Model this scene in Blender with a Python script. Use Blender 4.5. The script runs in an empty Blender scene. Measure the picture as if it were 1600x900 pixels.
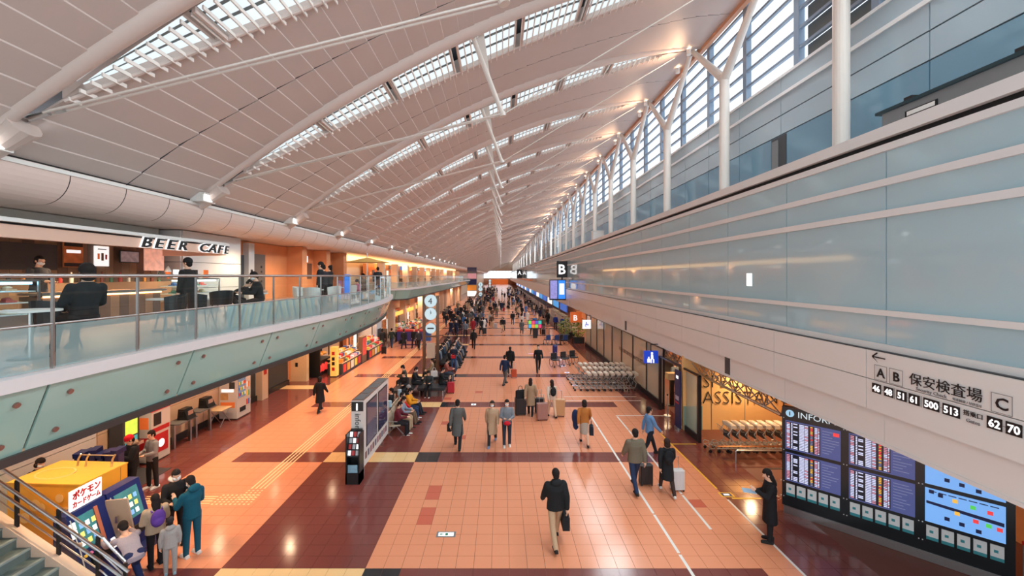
import bpy, bmesh, math, random
from mathutils import Vector, Matrix
random.seed(7)
sc = bpy.context.scene
COL = sc.collection
# ---------------------------------------------------------------- camera
F, H = 641.0, 6.49                       # focal length in pixels (1600 wide), eye height
cd = bpy.data.cameras.new('camera'); cam = bpy.data.objects.new('camera', cd); COL.objects.link(cam)
cam.location = (0, 0, H); cam.rotation_euler = (math.pi/2, 0, 0)
cd.sensor_width = 36; cd.lens = F/1600*36; cd.shift_x = 18/1600; cd.shift_y = -19/1600
cd.clip_start = .05; cd.clip_end = 2000
sc.camera = cam
# ---------------------------------------------------------------- world and exposure
w = bpy.data.worlds.new('sky'); sc.world = w; w.use_nodes = True
w.node_tree.nodes['Background'].inputs[0].default_value = (.84, .94, 1.0, 1)
w.node_tree.nodes['Background'].inputs[1].default_value = 1.25
sc.view_settings.view_transform = 'Standard'; sc.view_settings.look = 'None'
sc.view_settings.exposure = 0.82; sc.view_settings.gamma = 1.0
sc.view_settings.use_curve_mapping = False
# ---------------------------------------------------------------- helpers
def lin(v):
    v /= 255.0
    return v/12.92 if v <= .04045 else ((v+.055)/1.055)**2.4
def C(r, g, b): return (lin(r), lin(g), lin(b))
MATS = {}
def mat(name, col, rough=.5, metal=0, spec=.5, vary=.06, scale=8, emit=0, ecol=None, bump=0, bscale=60):
    if name in MATS: return MATS[name]
    m = bpy.data.materials.new(name); m.use_nodes = True; MATS[name] = m
    nt = m.node_tree; b = nt.nodes['Principled BSDF']
    b.inputs['Roughness'].default_value = rough; b.inputs['Metallic'].default_value = metal
    b.inputs['Specular IOR Level'].default_value = spec
    m.diffuse_color = (*col, 1)
    tc = nt.nodes.new('ShaderNodeTexCoord'); nz = nt.nodes.new('ShaderNodeTexNoise')
    nz.inputs['Scale'].default_value = scale; nz.inputs['Detail'].default_value = 4
    nt.links.new(tc.outputs['Object'], nz.inputs['Vector'])
    mx = nt.nodes.new('ShaderNodeMix'); mx.data_type = 'RGBA'
    mx.inputs[6].default_value = (*[c*(1-vary) for c in col], 1); mx.inputs[7].default_value = (*[min(1, c*(1+vary)) for c in col], 1)
    nt.links.new(nz.outputs['Fac'], mx.inputs[0]); nt.links.new(mx.outputs[2], b.inputs['Base Color'])
    if emit:
        b.inputs['Emission Color'].default_value = (*(ecol or col), 1); b.inputs['Emission Strength'].default_value = emit
    if bump:
        n2 = nt.nodes.new('ShaderNodeTexNoise'); n2.inputs['Scale'].default_value = bscale
        nt.links.new(tc.outputs['Object'], n2.inputs['Vector'])
        bp = nt.nodes.new('ShaderNodeBump'); bp.inputs['Strength'].default_value = bump; bp.inputs['Distance'].default_value = .01
        nt.links.new(n2.outputs['Fac'], bp.inputs['Height']); nt.links.new(bp.outputs['Normal'], b.inputs['Normal'])
    return m
def glass(name, tint, rough=.02, op=.0, opcol=(.4, .5, .5), refl=1.0):
    """thin clear pane: tinted see-through + fresnel reflection, with an optional frosted (diffuse) share"""
    if name in MATS: return MATS[name]
    m = bpy.data.materials.new(name); m.use_nodes = True; MATS[name] = m; nt = m.node_tree; N = nt.nodes; L = nt.links
    for n in list(N):
        if n.type != 'OUTPUT_MATERIAL': N.remove(n)
    out = [n for n in N if n.type == 'OUTPUT_MATERIAL'][0]
    tr = N.new('ShaderNodeBsdfTransparent'); tr.inputs[0].default_value = (*tint, 1)
    df = N.new('ShaderNodeBsdfDiffuse'); df.inputs[0].default_value = (*opcol, 1)
    m1 = N.new('ShaderNodeMixShader'); m1.inputs[0].default_value = op
    L.new(tr.outputs[0], m1.inputs[1]); L.new(df.outputs[0], m1.inputs[2])
    gl = N.new('ShaderNodeBsdfGlossy'); gl.inputs['Roughness'].default_value = rough; gl.inputs[0].default_value = (.95, 1, 1, 1)
    lw = N.new('ShaderNodeLayerWeight'); lw.inputs[0].default_value = .5
    pw = N.new('ShaderNodeMath'); pw.operation = 'POWER'; pw.inputs[1].default_value = 4.0; L.new(lw.outputs['Facing'], pw.inputs[0])
    ma = N.new('ShaderNodeMath'); ma.operation = 'MULTIPLY_ADD'; ma.inputs[1].default_value = .6*refl; ma.inputs[2].default_value = .04*refl; L.new(pw.outputs[0], ma.inputs[0])
    m2 = N.new('ShaderNodeMixShader'); L.new(ma.outputs[0], m2.inputs[0]); L.new(m1.outputs[0], m2.inputs[1]); L.new(gl.outputs[0], m2.inputs[2])
    L.new(m2.outputs[0], out.inputs[0])
    return m
class MB:
    def __init__(s): s.v = []; s.f = []; s.m = []
    def add(s, vs, fs, m=0):
        o = len(s.v); s.v += [tuple(p) for p in vs]; s.f += [tuple(i+o for i in f) for f in fs]; s.m += [m]*len(fs); return s
    def quad(s, a, b, c, d, m=0): return s.add([a, b, c, d], [(0, 1, 2, 3)], m)
    def hexa(s, p, m=0):                 # p: 4 bottom then 4 top corners
        return s.add(p, [(3, 2, 1, 0), (4, 5, 6, 7), (0, 1, 5, 4), (1, 2, 6, 5), (2, 3, 7, 6), (3, 0, 4, 7)], m)
    def box(s, x0, x1, y0, y1, z0, z1, m=0):
        return s.hexa([(x0, y0, z0), (x1, y0, z0), (x1, y1, z0), (x0, y1, z0), (x0, y0, z1), (x1, y0, z1), (x1, y1, z1), (x0, y1, z1)], m)
    def cbox(s, cx, cy, cz, sx, sy, sz, rz=0, rx=0, m=0):
        R = Matrix.Rotation(rz, 3, 'Z') @ Matrix.Rotation(rx, 3, 'X'); c = Vector((cx, cy, cz))
        p = [c + R @ Vector((a*sx/2, b*sy/2, d*sz/2)) for d in (-1, 1) for a, b in ((-1, -1), (1, -1), (1, 1), (-1, 1))]
        return s.hexa(p, m)
    def cyl(s, p0, p1, r0, r1=None, n=10, m=0, cap=True):
        r1 = r0 if r1 is None else r1; p0 = Vector(p0); p1 = Vector(p1); d = (p1-p0)
        d = d.normalized() if d.length > 1e-9 else Vector((0, 0, 1))
        u = d.orthogonal().normalized(); v = d.cross(u); o = len(s.v)
        for p, r in ((p0, r0), (p1, r1)):
            for i in range(n):
                a = 2*math.pi*i/n; s.v.append(tuple(p+u*(r*math.cos(a))+v*(r*math.sin(a))))
        for i in range(n):
            j = (i+1) % n; s.f.append((o+i, o+j, o+n+j, o+n+i)); s.m.append(m)
        if cap:
            s.f.append(tuple(o+n-1-i for i in range(n))); s.m.append(m)
            s.f.append(tuple(o+n+i for i in range(n))); s.m.append(m)
        return s
    def tube(s, pts, r, n=8, m=0):
        pts = [Vector(p) for p in pts]; o = len(s.v); k = len(pts); pu = None
        for i, p in enumerate(pts):
            d = (pts[min(i+1, k-1)]-pts[max(i-1, 0)]).normalized()
            u = d.orthogonal().normalized() if pu is None else (pu-d*pu.dot(d)).normalized()
            pu = u; v = d.cross(u); rr = r[i] if isinstance(r, (list, tuple)) else r
            for j in range(n):
                a = 2*math.pi*j/n; s.v.append(tuple(p+u*(rr*math.cos(a))+v*(rr*math.sin(a))))
        for i in range(k-1):
            for j in range(n):
                q = (j+1) % n; s.f.append((o+i*n+j, o+i*n+q, o+(i+1)*n+q, o+(i+1)*n+j)); s.m.append(m)
        s.f.append(tuple(o+n-1-j for j in range(n))); s.m.append(m)
        s.f.append(tuple(o+(k-1)*n+j for j in range(n))); s.m.append(m)
        return s
    def ell(s, c, rx, ry, rz, nu=12, nv=8, m=0, R=None):
        o = len(s.v); c = Vector(c); R = R or Matrix.Identity(3)
        for i in range(nv+1):
            t = math.pi*i/nv
            for j in range(nu):
                a = 2*math.pi*j/nu
                s.v.append(tuple(c+R @ Vector((rx*math.sin(t)*math.cos(a), ry*math.sin(t)*math.sin(a), rz*math.cos(t)))))
        for i in range(nv):
            for j in range(nu):
                q = (j+1) % nu; s.f.append((o+i*nu+j, o+(i+1)*nu+j, o+(i+1)*nu+q, o+i*nu+q)); s.m.append(m)
        return s
    def prism(s, poly, z0, z1, m=0):     # closed plan polygon extruded upward
        n = len(poly); o = len(s.v)
        for z in (z0, z1): s.v += [(p[0], p[1], z) for p in poly]
        s.f.append(tuple(o+n-1-i for i in range(n))); s.m.append(m); s.f.append(tuple(o+n+i for i in range(n))); s.m.append(m)
        for i in range(n): s.f.append((o+i, o+(i+1) % n, o+n+(i+1) % n, o+n+i)); s.m.append(m)
        return s
    def mesh(s, name, mats):
        me = bpy.data.meshes.new(name); me.from_pydata(s.v, [], s.f)
        for q in (mats if isinstance(mats, (list, tuple)) else [mats]): me.materials.append(q)
        me.polygons.foreach_set('material_index', s.m)
        return me
    def build(s, name, mats, parent=None, loc=None, rz=0, smooth=False):
        me = s.mesh(name, mats)
        if smooth: me.polygons.foreach_set('use_smooth', [True]*len(me.polygons))
        return place(name, me, parent, loc, rz)
def place(name, me, parent=None, loc=None, rz=0):
    o = bpy.data.objects.new(name, me); COL.objects.link(o)
    if parent: o.parent = parent
    if loc: o.location = loc
    if rz: o.rotation_euler = (0, 0, rz)
    return o
def tag(o, label=None, cat=None, group=None, kind=None):
    if label: o['label'] = label
    if cat: o['category'] = cat
    if group: o['group'] = group
    if kind: o['kind'] = kind
    return o
def thing(name, label, cat, loc=(0, 0, 0), rz=0, group=None):
    o = place(name, None, None, loc, rz); return tag(o, label, cat, group)
def struct(o, label=None, cat='building'):
    o['kind'] = 'structure'
    if label: o['label'] = label
    o['category'] = cat
    return o
def dup(root, loc, rz=0, label=None, group=None):
    r = root.copy(); COL.objects.link(r); r.location = loc; r.rotation_euler = (0, 0, rz)
    if label: r['label'] = label
    if group: r['group'] = group
    for ch in list(root.children):
        c = ch.copy(); COL.objects.link(c); c.parent = r
        for g in ch.children:
            d = g.copy(); COL.objects.link(d); d.parent = c
    return r
def at(px, py):                          # floor point seen at a photo pixel
    y = H*F/(py-431); return ((px-782)*y/F, y)
def onX(px, py, X):                      # point of the plane x = X seen at a photo pixel
    y = X*F/(px-782); return (y, H-(py-431)*y/F)
def text(name, s, size, M4, m, parent=None, ext=.004, bold=0, align='LEFT', shear=0, sx=1):
    cu = bpy.data.curves.new(name, 'FONT'); cu.body = s; cu.size = size; cu.extrude = ext; cu.offset = bold; cu.shear = shear
    cu.align_x = align; cu.resolution_u = 2
    o = bpy.data.objects.new(name, cu); COL.objects.link(o)
    bpy.context.view_layer.update()
    me = bpy.data.meshes.new_from_object(o.evaluated_get(bpy.context.evaluated_depsgraph_get()))
    bpy.data.objects.remove(o)
    if sx != 1: me.transform(Matrix.Diagonal((sx, 1, 1, 1)))
    me.transform(M4); me.materials.clear(); me.materials.append(m)
    return place(name, me, parent)
def frame(o, x, z):                      # 4x4 from origin, x axis and outward normal; up is +Z
    x = Vector(x).normalized(); z = Vector(z).normalized(); y = z.cross(x); M4 = Matrix.Identity(4)
    for i, a in enumerate((x, y, z)):
        for r in range(3): M4[r][i] = a[r]
    for r in range(3): M4[r][3] = o[r]
    return M4
def facing_left(Y, Z, X): return frame((X, Y, Z), (0, -1, 0), (-1, 0, 0))
def facing_right(Y, Z, X): return frame((X, Y, Z), (0, 1, 0), (1, 0, 0))
def facing_cam(X, Y, Z): return frame((X, Y, Z), (1, 0, 0), (0, -1, 0))
# ---------------------------------------------------------------- materials
steel = mat('brushed steel', (.55, .55, .55), .28, 1, vary=.1, scale=40)
darksteel = mat('dark metal', C(58, 58, 60), .35, .6)
chrome = mat('chrome', (.75, .75, .75), .12, 1)
white = mat('white enamel', C(228, 226, 222), .4)
offwhite = mat('off white panel', C(216, 210, 205), .35, vary=.03, scale=2)
black = mat('black plastic', C(26, 27, 29), .35)
blackmatt = mat('black matt', C(20, 20, 22), .8)
grey = mat('grey plastic', C(120, 122, 124), .5)
darkgrey = mat('dark grey', C(62, 64, 68), .5)
wood = mat('brown wood', C(140, 104, 78), .55, vary=.25, scale=3)
beige = mat('beige wall panel', C(214, 186, 158), .45, vary=.04, scale=1.5)
orangewall = mat('warm wood wall', C(214, 140, 92), .45, vary=.1, scale=2)
navy = mat('navy panel', C(24, 36, 92), .4)
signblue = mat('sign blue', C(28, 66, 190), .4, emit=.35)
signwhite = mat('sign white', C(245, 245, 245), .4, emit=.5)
signblack = mat('sign black', C(18, 20, 24), .4)
cream = mat('cream', C(236, 206, 160), .5)
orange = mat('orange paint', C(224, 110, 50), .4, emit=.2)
redm = mat('red paint', C(200, 36, 40), .45)
yellow = mat('yellow paint', C(246, 184, 60), .45, vary=.03)
lampwhite = mat('lamp white', (1, 1, 1), .4, emit=2.5, ecol=(1, .96, .9))
lampwarm = mat('lamp warm', (1, .9, .75), .4, emit=9, ecol=(1, .74, .48))
# ================================================================ lights the hall has, plus an added down light
def spot(loc, target, power, angle, col, radius=.12, blend=.8, parent=None):
    l = bpy.data.lights.new('lamp', 'SPOT'); l.energy = power; l.spot_size = math.radians(angle); l.spot_blend = blend
    l.color = col; l.shadow_soft_size = radius
    o = bpy.data.objects.new('lamp_light', l); COL.objects.link(o)
    o.location = loc; d = Vector(target)-Vector(loc); o.rotation_euler = d.to_track_quat('-Z', 'Y').to_euler()
    return o
RIB0, BAY, NB = 14.5, 6.0, 54
RIBS = [RIB0+BAY*k for k in range(-2, NB-2)]
YEND = 330.0
for i, y in enumerate(RIBS):
    if i < 12 or i % 3 == 0:
        f = 1 if i < 12 else 3
        spot((-10.2, y, 9.45), (7.0, y+.3, 3.5), 1500*f, 150, (.84, .94, 1), .3)        # floodlights on the left beam
        spot((9.2, y, 17.0), (-1.0, y, 0), 1500*f, 140, (.88, .96, 1), 1.6)           # added down light at the column heads, whose own lamps aim up
        spot((9.1, y, 16.6), (6.0, y-.5, 18.2), 130*f, 130, (1, .62, .36), .1)        # lamps at the column heads, up on to the ceiling
# ================================================================ floor
T = .4
fl_or = mat('terrazzo orange', C(230, 152, 114), .16, spec=.55, vary=.10, scale=70)
fl_mar = mat('terrazzo maroon', C(122, 66, 60), .14, spec=.55, vary=.22, scale=60)
fl_blk = mat('terrazzo black', C(44, 48, 52), .13, spec=.55, vary=.2, scale=60)
fl_crm = mat('terrazzo cream', C(244, 204, 146), .16, spec=.55, vary=.06, scale=60)
fl_pnk = mat('terrazzo brick red', C(206, 106, 82), .16, spec=.55, vary=.12, scale=60)
joint = mat('floor joint', C(112, 62, 48), .6)
FM = [fl_or, fl_mar, fl_blk, fl_crm, fl_pnk]
pink = {(2, 6), (2, 7), (2, 9), (2, 10), (1, 24), (3, 20), (21, 8), (0, 33), (4, 36)}
def tilecol(ix, iy):
    band = iy % 15 in (0, 1)
    if ix < -18:
        if iy in (38, 39) and ix < -18: return 3
        return 1
    if ix < -8: return 1 if band and ix >= -16 else 0
    if ix < 0: return 3 if band else 1
    if ix < 22:
        if band: return 2 if ix < 2 else 1
        return 4 if (ix, iy) in pink else 0
    if ix < 24: return 0
    return 1
floor = MB().box(-16, 14, -3, YEND, -.3, -.008).build('floor', joint)
struct(floor, 'polished orange and maroon terrazzo tiled floor of the hall', 'floor')
tiles = []
for iy in range(-28, 130):
    for ix in range(-33, 28): tiles.append((ix, iy))
def vis(ix, iy):
    X = -3+T*(ix+.5); Y = 8.3+T*(iy+.5)
    return Y > 8.8 and -1.22 < X/Y < 1.28 and X < 9.5 and X > -9.6
near = sorted([t for t in tiles if vis(*t)], key=lambda t: t[1])[:296]
nearset = set(near)
proto = [MB().box(.0038, T-.0038, .0038, T-.0038, -.02, 0).mesh('floor_tile', m) for m in FM]
for ix, iy in near:
    o = place('floor_tile', proto[tilecol(ix, iy)], floor, (-3+T*ix, 8.3+T*iy, 0))
mb = MB()
for ix, iy in tiles:
    if (ix, iy) in nearset: continue
    x = -3+T*ix; y = 8.3+T*iy; g = .004 if iy < 60 else .006
    mb.box(x+g, x+T-g, y+g, y+T-g, -.02, 0, tilecol(ix, iy))
tag(mb.build('floor_tiling', FM, floor), kind='stuff')
mb = MB(); y0 = 8.3+T*130                # beyond, strips and bands only
segs = [(-16.2, -10.2, 1), (-10.2, -6.2, 0), (-6.2, -3, 1), (-3, 6.6, 0), (6.6, 13.8, 1)]
for a, b, m in segs: mb.box(a+.003, b-.003, y0, YEND, -.02, 0, m)
k = 9
while 8.3+6*k+.8 < YEND:
    y = 8.3+6*k; k += 1
    if y < y0: continue
    mb.box(-9.4, -6.2, y, y+.8, -.02, .0006, 1); mb.box(-6.2, -3, y, y+.8, -.02, .0006, 3)
    mb.box(-3, -2.2, y, y+.8, -.02, .0006, 2); mb.box(-2.2, 5.8, y, y+.8, -.02, .0006, 1)
tag(mb.build('floor_paving', FM, floor), kind='stuff')
# guide lines and tactile paving
lnw = mat('white floor tape', C(226, 222, 216), .4); lny = mat('yellow floor tape', C(240, 186, 50), .4)
def tape(x0, x1, y0, y1, m, name='floor_line'): return MB().box(x0, x1, y0, y1, 0, .0025).build(name, m, floor)
for y in [8.0+1.6*i for i in range(7)]: tape(4.14, 4.21, y, min(y+1.55, 18.9), lnw)
for y in [10.5+1.7*i for i in range(5)]: tape(5.35, 5.42, y, y+1.64, lnw)
tape(5.35, 7.6, 19.0, 19.07, lnw); tape(6.56, 6.62, 7.9, 11.9, lnw); tape(6.56, 6.62, 12.5, 16.9, lny)
tape(6.62, 7.55, 15.8, 15.86, lny); tape(6.75, 7.6, 11.93, 12.0, lny); tape(6.3, 6.6, 16.0, 16.05, lny)
for y in (21.3, 22.0): tape(3.4, 7.3, y, y+.06, lnw)
tact = mat('cream tactile bar', C(244, 206, 150), .4)
for j in range(4):
    x = -7.62+.13*j
    for y in [12.5+1.2*i for i in range(36)]: 
        if y < 26: tape(x, x+.05, y, y+1.18, tact, 'tactile_bar')
mb = MB()
for j in range(4): mb.box(-7.62+.13*j, -7.57+.13*j, 26, 60, 0, .004)
tag(mb.build('tactile_paving', tact, floor), kind='stuff')
for j in range(4): MB().box(-10.4, -8.3, 11.68+.12*j, 11.72+.12*j, 0, .004).build('tactile_bar', tact, floor)
mb = MB()
for i in range(9):
    for j in range(5): mb.cyl((-8.2+.13*i, 11.66+.12*j, 0), (-8.2+.13*i, 11.66+.12*j, .006), .035, .02, 8)
for i in range(4):
    for j in range(5): mb.cyl((-7.6+.13*i, 12.3+.0*j-.12*j+.1, 0), (-7.6+.13*i, 12.4-.12*j, .006), .035, .02, 8)
tag(mb.build('tactile_dots', tact, floor), kind='stuff')
# small exit sign tile set in the floor
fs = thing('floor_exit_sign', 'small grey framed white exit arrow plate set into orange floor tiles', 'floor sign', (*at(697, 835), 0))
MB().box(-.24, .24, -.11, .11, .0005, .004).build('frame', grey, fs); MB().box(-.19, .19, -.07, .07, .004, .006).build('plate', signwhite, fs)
gm = mat('sign green', C(40, 130, 100), .5)
mb = MB(); mb.add([(-.17, 0, .008), (-.11, .045, .008), (-.11, -.045, .008)], [(0, 2, 1)]); mb.box(-.11, -.06, -.012, .012, .006, .008)
mb.box(-.02, .05, -.05, .05, .006, .008); mb.build('arrow', gm, fs)
fb = thing('floor_marker', 'small white and blue square marker set into maroon floor band', 'floor sign', (*at(740, 632), 0))
MB().box(-.12, .12, -.12, .12, .0005, .003).build('plate', signwhite, fb); MB().box(-.05, .05, -.07, .07, .003, .004).build('symbol', mat('marker blue', C(70, 150, 190), .5), fb)
fy = thing('floor_notice', 'yellow edged dark blue notice plate stuck at corner of yellow tape', 'floor sign', (*at(1135, 773), 0))
MB().box(-.2, .2, -.13, .13, .0005, .003).build('border', lny, fy); MB().box(-.14, .14, -.09, .09, .003, .005).build('plate', navy, fy); MB().box(-.08, .08, -.04, .04, .005, .006).build('symbol', signwhite, fy)
fm = tag(MB().box(-.9, .9, -.65, .65, .001, .012).build('door_mat', darkgrey, None, (-12.0, 13.2, 0)), 'dark grey rectangular door mat on maroon floor beside photo booth', 'door mat')
fn = None
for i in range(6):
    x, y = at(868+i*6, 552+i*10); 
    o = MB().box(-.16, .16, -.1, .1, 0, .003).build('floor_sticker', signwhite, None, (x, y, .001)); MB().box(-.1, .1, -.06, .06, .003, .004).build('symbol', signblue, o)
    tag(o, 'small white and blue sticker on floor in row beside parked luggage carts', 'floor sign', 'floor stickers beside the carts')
# ================================================================ roof
def RZ(x): return 15.0+.4455*(x+.94)-.0179*(x+.94)**2
def SW(x): return max(0, 1.95*(1-((x+.45)/8.75)**2))
XL, XR = -10.65, 9.9
ceilm = mat('ceiling panel', C(198, 184, 178), .5, vary=.04, scale=1.2)
beamm = mat('ceiling beam', C(205, 188, 180), .42, vary=.03)
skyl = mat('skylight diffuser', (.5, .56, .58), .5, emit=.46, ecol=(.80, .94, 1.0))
slot = mat('skylight slot', C(120, 135, 138), .6)
finm = mat('louvre fin white', C(232, 226, 220), .45)
ceiling = MB()
xs = [XL+(XR+.4-XL)*i/24 for i in range(25)]
for i in range(24):                     # closed outer sheet, added to stop sky light leaking between roof panels
    a, b = xs[i], xs[i+1]
    ceiling.quad((a, -4, RZ(a)+.75), (a, YEND+2, RZ(a)+.75), (b, YEND+2, RZ(b)+.75), (b, -4, RZ(b)+.75))
ceiling = struct(ceiling.build('ceiling', darkgrey), 'long curved pinkish white roof with rows of tapering skylights', 'ceiling')
NS = 40; dx = (XR-XL)/NS
farp = MB(); cnt = 0
order = []
for k, y in enumerate(RIBS):
    for i in range(NS): order.append((k, i))
def seam(y, x): return y+3.1+.4*SW(x)
for k, i in order:
    y = RIBS[k]; a = XL+dx*i; b = a+dx
    for h in (0, 1):
        def yy(x): return (y+SW(x)+.02, seam(y, x)-.02) if h == 0 else (seam(y, x)+.02, y+BAY-.3)
        (ya0, ya1), (yb0, yb1) = yy(a), yy(b)
        za, zb = RZ(a)+.022, RZ(b)-.008; t = .05
        p = [(a, ya0, za), (b+.004, yb0, zb), (b+.004, yb1, zb), (a, ya1, za), (a, ya0, za+t), (b+.004, yb0, zb+t), (b+.004, yb1, zb+t), (a, ya1, za+t)]
        if k in (1, 2, 3) and cnt < 240 or (k == 0 and i > 9 and cnt < 296): MB().hexa(p).build('ceiling_panel', ceilm, ceiling); cnt += 1
        else: farp.hexa(p)
tag(farp.build('ceiling_panelling', ceilm, ceiling), kind='stuff')
mb = MB()
for y in RIBS: mb.tube([(x, seam(y, x), RZ(x)+.05) for x in xs[:24]], .035, 6)
tag(mb.build('ceiling_seams', darkgrey, ceiling), kind='stuff')
xb = [XL+(XR-XL)*i/28 for i in range(29)]
lamp_body = MB().cyl((0, 0, 0), (0, 0, .26), .11, n=12).mesh('lamp_body', white)
lamp_lens = MB().cyl((0, 0, .26), (0, 0, .275), .085, n=12).mesh('lamp_lens', lampwarm)
box_body = MB().box(-.22, .22, -.3, .3, 0, .3).box(.22, .26, -.3, .3, .24, .3).mesh('lamp_housing', white)
box_lens = MB().box(.22, .235, -.24, .24, .04, .24).mesh('lamp_lens', lampwhite)
colm = mat('column enamel', C(214, 206, 198), .35, vary=.02)
for k, y in enumerate(RIBS):
    r = MB().tube([(x, y-.3, RZ(x)+.06) for x in xb], [.11+.17*max(0, min(1, (10.5-abs(x+.4))/6)) for x in xb], 12).build('rib_beam', beamm, ceiling, smooth=True)
    # far edge trim of the opening
    xo = [-9.1+17.2*i/22 for i in range(23)]
    mb = MB()
    mb.tube([(x, y+SW(x)+.02, RZ(x)-.04) for x in xo], .05, 6)
    for i in range(22):
        a, b = xo[i], xo[i+1]
        mb.quad((a, y+.02, RZ(a)), (b, y+.02, RZ(b)), (b, y+.02, RZ(b)+.5), (a, y+.02, RZ(a)+.5))
        mb.quad((a, y+SW(a), RZ(a)), (b, y+SW(b), RZ(b)), (b, y+SW(b), RZ(b)+.5), (a, y+SW(a), RZ(a)+.5))
    sk = mb.build('skylight_frame', beamm, ceiling)
    for j in range(7):
        a, b = -8.9+2.4*j+.1, -8.9+2.4*(j+1)-.1
        mb = MB()
        for q, (f0, f1, mi) in enumerate(((0, .3, 0), (.3, .38, 1), (.38, .64, 0), (.64, .72, 1), (.72, 1.05, 0))):
            for s in range(4):
                u, v = a+(b-a)*s/4, a+(b-a)*(s+1)/4; wu, wv = SW(u), SW(v)
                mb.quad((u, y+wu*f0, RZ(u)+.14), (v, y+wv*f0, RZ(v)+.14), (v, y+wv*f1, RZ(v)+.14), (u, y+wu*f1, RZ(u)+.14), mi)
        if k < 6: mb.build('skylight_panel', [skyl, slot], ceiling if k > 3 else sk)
        else:
            if j == 0: acc = MB()
            o = len(acc.v); acc.v += mb.v; acc.f += [tuple(i+o for i in f) for f in mb.f]; acc.m += mb.m
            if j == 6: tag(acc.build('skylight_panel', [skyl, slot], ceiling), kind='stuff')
    mb = MB()
    for j in range(8):
        x = -8.9+2.4*j
        if SW(x) > .3:
            for e in (-.14, .14): mb.box(x+e-.04, x+e+.04, y, y+SW(x), RZ(x)-.02, RZ(x)+.12)
    mb.build('skylight_bracket', beamm, sk)
    fins = []
    n = 74 if k < 8 else 36
    for j in range(n):
        x = -9.0+17.0*j/(n-1); w_ = SW(x)
        fins.append((x, y+.05, y+w_+.22, RZ(x)-.05))
    if k in (1, 2, 3):
        for x, a, b, z in fins: MB().box(x-.018, x+.018, a, b, z-.05, z+.03).build('louvre_fin', finm, sk)
    else:
        mb = MB()
        for x, a, b, z in fins: mb.box(x-.018, x+.018, a, b, z-.05, z+.03)
        tag(mb.build('louvre_fins', finm, sk), kind='stuff')
    # truss
    tr = thing('roof_truss', 'white inclined strut with tie rods hung under roof between skylights', 'roof truss', (0, y, 0), 0, 'struts and tie rods under the roof')
    MB().cyl((-.98, 0, RZ(-.98)-.05), (.07, 0, 12.2), .085, .085, 12).cyl((.05, 0, 12.25), (.09, 0, 12.12), .12, .12, 12).build('strut', colm, tr, smooth=False)
    MB().add([(-.95, -.02, 14.75), (-.6, -.02, RZ(-.6)), (-.35, -.02, 13.4)], [(0, 1, 2)]).build('bracket', colm, tr)
    for e in (-.07, .07): MB().cyl((-9.4, e, 9.85), (.05, e, 12.2), .026, n=8).build('tie_rod', colm, tr)
    MB().cyl((.1, 0, 12.2), (8.7, 0, RZ(8.7)-.25), .022, n=6).build('tie_rod', colm, tr)
    MB().cyl((-9.75, 0, 9.75), (-9.35, 0, 9.86), .07, .05, 10).cyl((-9.2, 0, 9.9), (-9.05, 0, 9.94), .06, n=10).build('anchor', steel, tr)
    MB().cyl((-9.75, 0, RZ(-9.75)-.1), (-10.6, 0, RZ(-10.6)-.1), .3, .16, 14).build('rib_foot', beamm, ceiling, (0, y-.1, 0), smooth=False)
    # Y column between this rib and the next
    yc = y+3.0
    co = thing('branching_column', 'off white round steel column forking into two branches under roof edge', 'column', (9.55, yc, 9.4), 0, 'branching columns on the right gallery')
    MB().cyl((0, 0, 0), (0, 0, 5.6), .2, .2, 20).cyl((0, 0, 5.5), (0, 0, 5.65), .215, .215, 20).build('trunk', colm, co, smooth=False)
    for e in (-1, 1): MB().cyl((0, 0, 5.45), (0, e*2.85, 8.2), .19, .11, 16).build('branch', colm, co)
    if k < 16:
        for e, xx in ((-.35, 9.25), (1.5, 9.5)):
            lp = thing('spotlight', 'small white cylindrical spotlight glowing under roof edge beside column branch', 'lamp', (xx, y+e, RZ(xx)-.34), 0, 'spotlights along the right roof edge')
            place('lamp_body', lamp_body, lp); place('lamp_lens', lamp_lens, lp)
        lp = thing('floodlight', 'white box floodlight standing on rounded beam below roof', 'lamp', (-10.3, y-.3, 9.03), 0, 'floodlights on the left beam')
        place('lamp_housing', box_body, lp); place('lamp_lens', box_lens, lp)
edge = mat('roof edge trim', C(206, 150, 118), .5)
struct(MB().box(9.85, 10.05, -3, YEND, RZ(9.9)-.2, RZ(9.9)+.1).build('trim_1', edge), 'long warm toned trim along right roof edge', 'trim')
# ================================================================ left rounded beam below the roof
duct = struct(MB().box(-10.75, -10.45, -3, YEND, 8.93, 9.02).build('trim_2', white), 'rounded pinkish white beam running below left roof edge', 'beam')
ductm = mat('duct panel', C(222, 200, 190), .38, vary=.02)
dp = MB(); n = 10
for i in range(n):
    a0, a1 = math.radians(8-98*i/n), math.radians(8-98*(i+1)/n)
    p = lambda a, y: (-11.2+.72*math.cos(a), y, 9.0+.72*math.sin(a)-.06)
    dp.quad(p(a0, .012), p(a0, 1.488), p(a1, 1.488), p(a1, .012))
dp.quad((-11.2, .012, 8.22), (-11.2, 1.488, 8.22), (-13.2, 1.488, 8.22), (-13.2, .012, 8.22))
dpm = dp.mesh('beam_panel', ductm); dpm.polygons.foreach_set('use_smooth', [True]*len(dpm.polygons))
for i in range(-2, 40): place('beam_panel', dpm, duct, (0, 1.0+1.5*i, 0))
acc = MB(); 
for i in range(40, 218):
    o = len(acc.v); acc.v += [(x, y+1.0+1.5*i, z) for x, y, z in dp.v]; acc.f += [tuple(q+o for q in f) for f in dp.f]; acc.m += dp.m
tag(acc.build('beam_panels', ductm, duct), kind='stuff')
mb = MB()
for i in range(-2, 40):                   # dark backing seen through the joints
    pass
MB().cyl((-11.2, -3, 8.94), (-11.2, YEND, 8.94), .68, n=32).build('beam_core', blackmatt, duct)
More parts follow.
